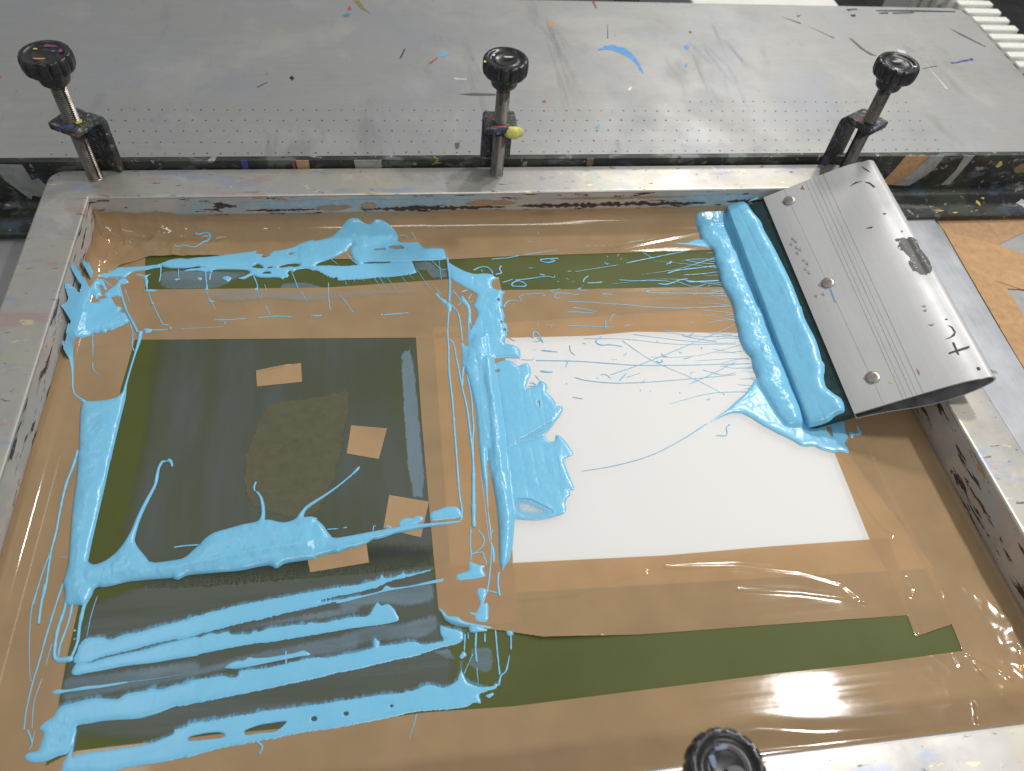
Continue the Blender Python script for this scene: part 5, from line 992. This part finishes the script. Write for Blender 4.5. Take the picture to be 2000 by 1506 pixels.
for i, (x, y, z, rz, label, spots) in enumerate([
    (.0010, .0283, 0, -30, 'screw clamp with black knob at the back left corner of the frame', [('orange', -.002, -.0085, .009, .0022), ('pink', .002, .010, .010, .003), ('yellow', -.008, .006, .003, .0018), ('pink', .011, .004, .003, .006), ('teal', .006, .003, .003, .002)]),
    (.3682, .0277, 0, 0, 'screw clamp with black knob and yellow paint blob at the middle of the back bar', [('white', -.010, .006, .0022, .0026), ('pale', .002, .003, .008, .003), ('yellow2', -.019, -.006, .002, .003)]),
    (.7353, .0290, 0, 30, 'screw clamp with black knob standing behind the squeegee', [('white', .011, -.009, .003, .0022), ('grey', -.001, .002, .010, .004)]),
    (.3985, -.5310, 0, 205, 'screw clamp with black knob at the front bar, cut by the bottom edge', [('sheen_blue', -.0065, .004, .003, .008), ('sheen_blue', -.001, .0095, .007, .0022), ('dark', .003, -.002, .009, .008)])]):  # the blue arc on this knob is a reflection painted as flat marks
    c = empty('screen_clamp', (x, y, z), (0, 0, math.radians(rz))); tag(c, label, 'clamp', 'screw clamps holding the screen frame')
    if i == 3: c.scale = (.9, .9, .9)
    for nm, (v_, f_), mat, sm in (('knob', (KV, KF), 'knob_plastic', True), ('screw', (SV, SF), 'screw_steel', False), ('bracket', (BV, BF), 'clamp_iron', False)):
        o = mesh_obj(nm, v_, f_, M[mat], c, sm)
        if nm == 'bracket': bevel(o, .0011, 2)
        if nm == 'knob':
            o.rotation_euler = (0, 0, .2 + i)
            md = o.modifiers.new('edge', 'EDGE_SPLIT'); md.split_angle = math.radians(50)
    for k, (col, sx, sy, w_, h_) in enumerate(spots):
        ca, sa = math.cos(math.radians(-rz)), math.sin(math.radians(-rz)); pp = []
        for a in np.linspace(0, 2 * math.pi, 11)[:-1]:
            ux, uy = sx + w_ * .5 * math.cos(a) * (1 + .25 * math.sin(3 * a + k)), sy + h_ * .5 * math.sin(a) * (1 + .25 * math.cos(2 * a))
            pp += [(ca * ux - sa * uy) * 1e4, (sa * ux + ca * uy) * 1e4]
        rr = math.hypot(sx, sy); zz = .1188 if rr < .0105 else (.1186 if rr < .0142 else (.1203 if rr < .018 else .1195))
        flat_poly('paint_or_sheen_mark', pp, zz, M['paint_' + col], c, .0006)  # dried paint spots; on the front knob also the painted blue reflection
    if i == 1:  # dried paint on the plate's front edge
        V, F = lathe([(.0005, -.0060), (.0060, -.0055), (.0072, -.002), (.0066, .0020), (.004, .0042), (.0005, .0048)], 14, lambda q, a: 1 + .18 * math.sin(3 * a) + .1 * math.cos(5 * a))
        o = mesh_obj('paint_blob', [(a * 1.15 + .0105, b_ * .55 - .0118, z_ + .0556) for a, b_, z_ in V], F, M['paint_yellow2'], c, True)
        flat_poly('paint_or_sheen_mark', [int(q * 1e4) for q in (-.012, -.0118, .004, -.0118, .003, -.0085, -.006, -.0095)], .0597, M['paint_red'], c, .0003)
    if i == 0: flat_poly('paint_or_sheen_mark', [int(q * 1e4) for q in (.004, -.002, .008, -.003, .010, .001, .007, .004, .004, .002)], .0597, M['paint_yellow'], c, .0005); flat_poly('paint_or_sheen_mark', [int(q * 1e4) for q in (-.002, -.0115, .010, -.011, .009, -.0075, .001, -.009)], .0597, M['paint_navy'], c, .0003)
# ------------------------------------------------------------------ squeegee
SQL = .2615
sq = empty('squeegee', (.5961, -.2647, -.034), (math.radians(2.354), math.radians(-29.09), math.radians(-2.782)))
tag(sq, 'wide squeegee with flat aluminium handle and dark green rubber blade leaning on the frame', 'squeegee')
x0, x1 = .0369, .1440
top_ = [(x0, 0), (.06, .0005), (.09, .0013), (.110, .0014), (.121, .0008), (.129, -.0006), (.134, -.0024)]
bot_ = [(.1345, -.0178), (.129, -.0198), (.120, -.0222), (.109, -.0232), (.096, -.0226), (.081, -.0192), (.066, -.0148), (.051, -.0115), (x0 + .001, -.0100)]
arc = [(.1338 + .0102 * math.cos(a), -.0092 + .0074 * math.sin(a)) for a in np.linspace(1.15, -1.1, 11)]
outer = top_ + arc + bot_
def inset(pr, d):
    P = np.array(pr); n = len(P); a = np.roll(P, 1, 0); b = np.roll(P, -1, 0); t = b - a; t /= np.linalg.norm(t, axis=1)[:, None]
    return [(p[0] + t_[1] * d, p[1] - t_[0] * d) for p, t_ in zip(P, t)]
inner = inset(outer, .0017)
n = len(outer); V, F, FMs = [], [], []
for yy in (0, SQL):
    V += [(a, yy, b_) for a, b_ in outer]; V += [(a, yy, b_) for a, b_ in inner]
for i in range(n):
    j = (i + 1) % n; F += [(i, j, 2 * n + j, 2 * n + i), (n + j, n + i, 3 * n + i, 3 * n + j), (i, n + i, n + j, j), (2 * n + j, 3 * n + j, 3 * n + i, 2 * n + i)]; FMs += [0, 1, 0, 0]
ho = mesh_obj('holder', V, F, None, sq, False, [M['squeegee_alu'], M['dark_inside']], FMs); bevel(ho, .0004, 2)  # inner faces coloured darker than the outer metal
for p in ho.data.polygons: p.use_smooth = True
md = ho.modifiers.new('edge', 'EDGE_SPLIT'); md.split_angle = math.radians(38)
bl = mesh_obj('blade', [(a, yy, z_) for yy in (.0015, SQL - .0015) for a, z_ in ((0, -.0095), (.0006, -.0030), (.0014, -.0022), (.060, -.0022), (.060, -.0098), (.0008, -.0103))], [(5, 4, 3, 2, 1, 0), (6, 7, 8, 9, 10, 11)] + [(i, (i + 1) % 6, 6 + (i + 1) % 6, 6 + i) for i in range(6)], M['blade_rubber'], sq); bevel(bl, .0004, 1)
bv, bf = lathe([(.0056, 0), (.0056, .0006), (.0052, .0010), (.0030, .0012), (.0008, .00125)], 28)
for (bx_, by_) in BOLTS:
    o = mesh_obj('bolt', bv, bf, M['bolt_metal'], ho, True); o.location = (bx_, by_, .0003)
    rg = mesh_obj('grime_ring', *lathe([(.0066, 0), (.0062, .0002), (.0050, .0003)], 24, lambda q, a: 1 + .08 * math.sin(5 * a) + .05 * math.sin(9 * a + 1)), M['paint_grey'], ho); rg.location = (bx_, by_, .0004)
tp_ = top_ + [q for q in arc[:6]]; ht = lambda x: np.interp(x, [p[0] for p in tp_], [p[1] for p in tp_])
for k, ((ax, ay), (bx_, by_)) in enumerate(LINES):
    wd = .00016 if k < 5 else .00020; N = 12; V, F = [], []; ay, by_ = SQL - .0004, .0004
    for i in range(N + 1):
        t = i / N; x = ax + (bx_ - ax) * t; y = ay + (by_ - ay) * t; z = ht(x) + .00012
        V += [(x - wd, y, z - .0002), (x - wd * .6, y, z), (x + wd * .6, y, z), (x + wd, y, z - .0002)]
    for i in range(N):
        for q in range(3): b0 = i * 4 + q; F.append((b0, b0 + 1, b0 + 5, b0 + 4))
    mesh_obj('scribed_line', V, F, M['paint_grey'], ho)
    if k in (0, 2, 4): mesh_obj('scribed_line', [(a + .0006, b_, c_) for a, b_, c_ in V], F, M['paint_pale'], ho)
for col, p in MARK['sq']:
    if col == 'smudge':
        sheet('marker_mark', [pts_of(p)], [], M['paint_smudge'], ho, .00025, .0007, None, lambda x, y: ht(x), [1.2], True); continue
    o = flat_poly('marker_mark', p, .0002, M['paint_' + col], ho, .0002)
    for v_ in o.data.vertices: v_.co.z += ht(v_.co.x)
under_ = [(x0 + .002, -.0105), (.07, -.0122)]
# ------------------------------------------------------------------ ink
ink('ink_splash', 'splash', 'thick blue ink splash thrown against the left frame wall', cell=.0004, zf=lambda x, y: np.where(x < .004, np.maximum(zbase(x, y), -.004 - x / .004 * .020), zbase(x, y)), group='blue ink left on the screen')
ink('ink_smear', 'upper', 'long blue ink smear with a thick lump, across the upper green strip', group='blue ink left on the screen')
ink('ink_ridge', 'pour', 'L-shaped thick blue ink pour down the left side and along the dark window', group='blue ink left on the screen')
ink('ink_column', 'column', 'tall blue ink column between the dark window and white opening, spilling onto white', group='blue ink left on the screen')
ink('ink_streak', 'band1', 'topmost blue ink streak below the ridge, ragged upper edge', hs=.5, group='blue ink left on the screen')
ink('ink_streak', 'band2', 'second blue ink streak from the ridge, with scalloped upper edge', hs=.5, group='blue ink left on the screen')
ink('ink_streak', 'band3', 'thin broken blue ink streak above the widest lower streak', group='blue ink left on the screen')
ink('ink_streak', 'band3b', 'short blue ink ridge lying just above the wide hooked streak', group='blue ink left on the screen')
ink('ink_streak', 'band4', 'wide blue ink streak ending at the folded tape corner, hooked at its left end', hs=.6, group='blue ink left on the screen')
ink('ink_streak', 'band5', 'lowest blue ink streak with oval green gaps, along the front tape', hs=.5, group='blue ink left on the screen')
ink('ink_drips', 'drips', 'blue ink drips hanging from the folded tape corner above the lower green strip', group='blue ink left on the screen')
ink('ink_curl', 'hook', 'small hooked curl of blue ink alone on the back left tape', zf=lambda x, y: zbase(x, y) + tape_bump('back')(x, y, 0), group='blue ink left on the screen')
ink('ink_roll', 'roll', 'thick rounded roll of blue ink pushed up in front of the squeegee blade', group='blue ink left on the screen', wave=.5)
ink('ink_strings', 'strings', 'fine blue ink strings and specks between the ink column and the squeegee', kind='stuff')
for key in ('band1', 'band2', 'band4', 'band5'):
    for k, s in enumerate([q for q in INK[key] if q[0] == 'P' and q[2] >= 3]):
        p = pts_of(s[4]); X, Y, S, HS = field([p + np.array((0, .0012))], [pts_of(q[1]) for q in INK[key] if q[0] == 'H'], .0006, None, True)
        tot = S[0] + .0010 + .0022 * (vnoise(X / .0009 + 3, Y / .02) - .5) + .0018 * (vnoise(X / .006, Y / .02 + 7) - .5)
        for hs_ in HS: tot = np.minimum(tot, -hs_)
        v, f = grid_mesh(X, Y, tot, zbase(X, Y) + .00009 + .000006 * k, .0006); o = mesh_obj('ink_film', v, f.tolist(), M['ink_fringe'], None, True)
        i = np.clip(((v[:, 0] - X[0, 0]) / .0006).round().astype(int), 0, X.shape[0] - 1); j = np.clip(((v[:, 1] - Y[0, 0]) / .0006).round().astype(int), 0, X.shape[1] - 1)
        a = o.data.attributes.new('edge', 'FLOAT', 'POINT'); a.data.foreach_set('value', np.clip(tot[i, j] / .0022, 0, 1)); under(o, cm)
o = ink('ink_coat', 'coat', 'smooth thick blue ink layer coating the squeegee blade', zf=lambda x, y: np.where(x < .002, -.0025 - np.clip(.002 - x, 0, .004) * 1.6, -.0025) + 0 * x, wave=.35, lift=.0002)
o.location = sq.location; o.rotation_euler = sq.rotation_euler; tag(o, group='blue ink left on the screen')
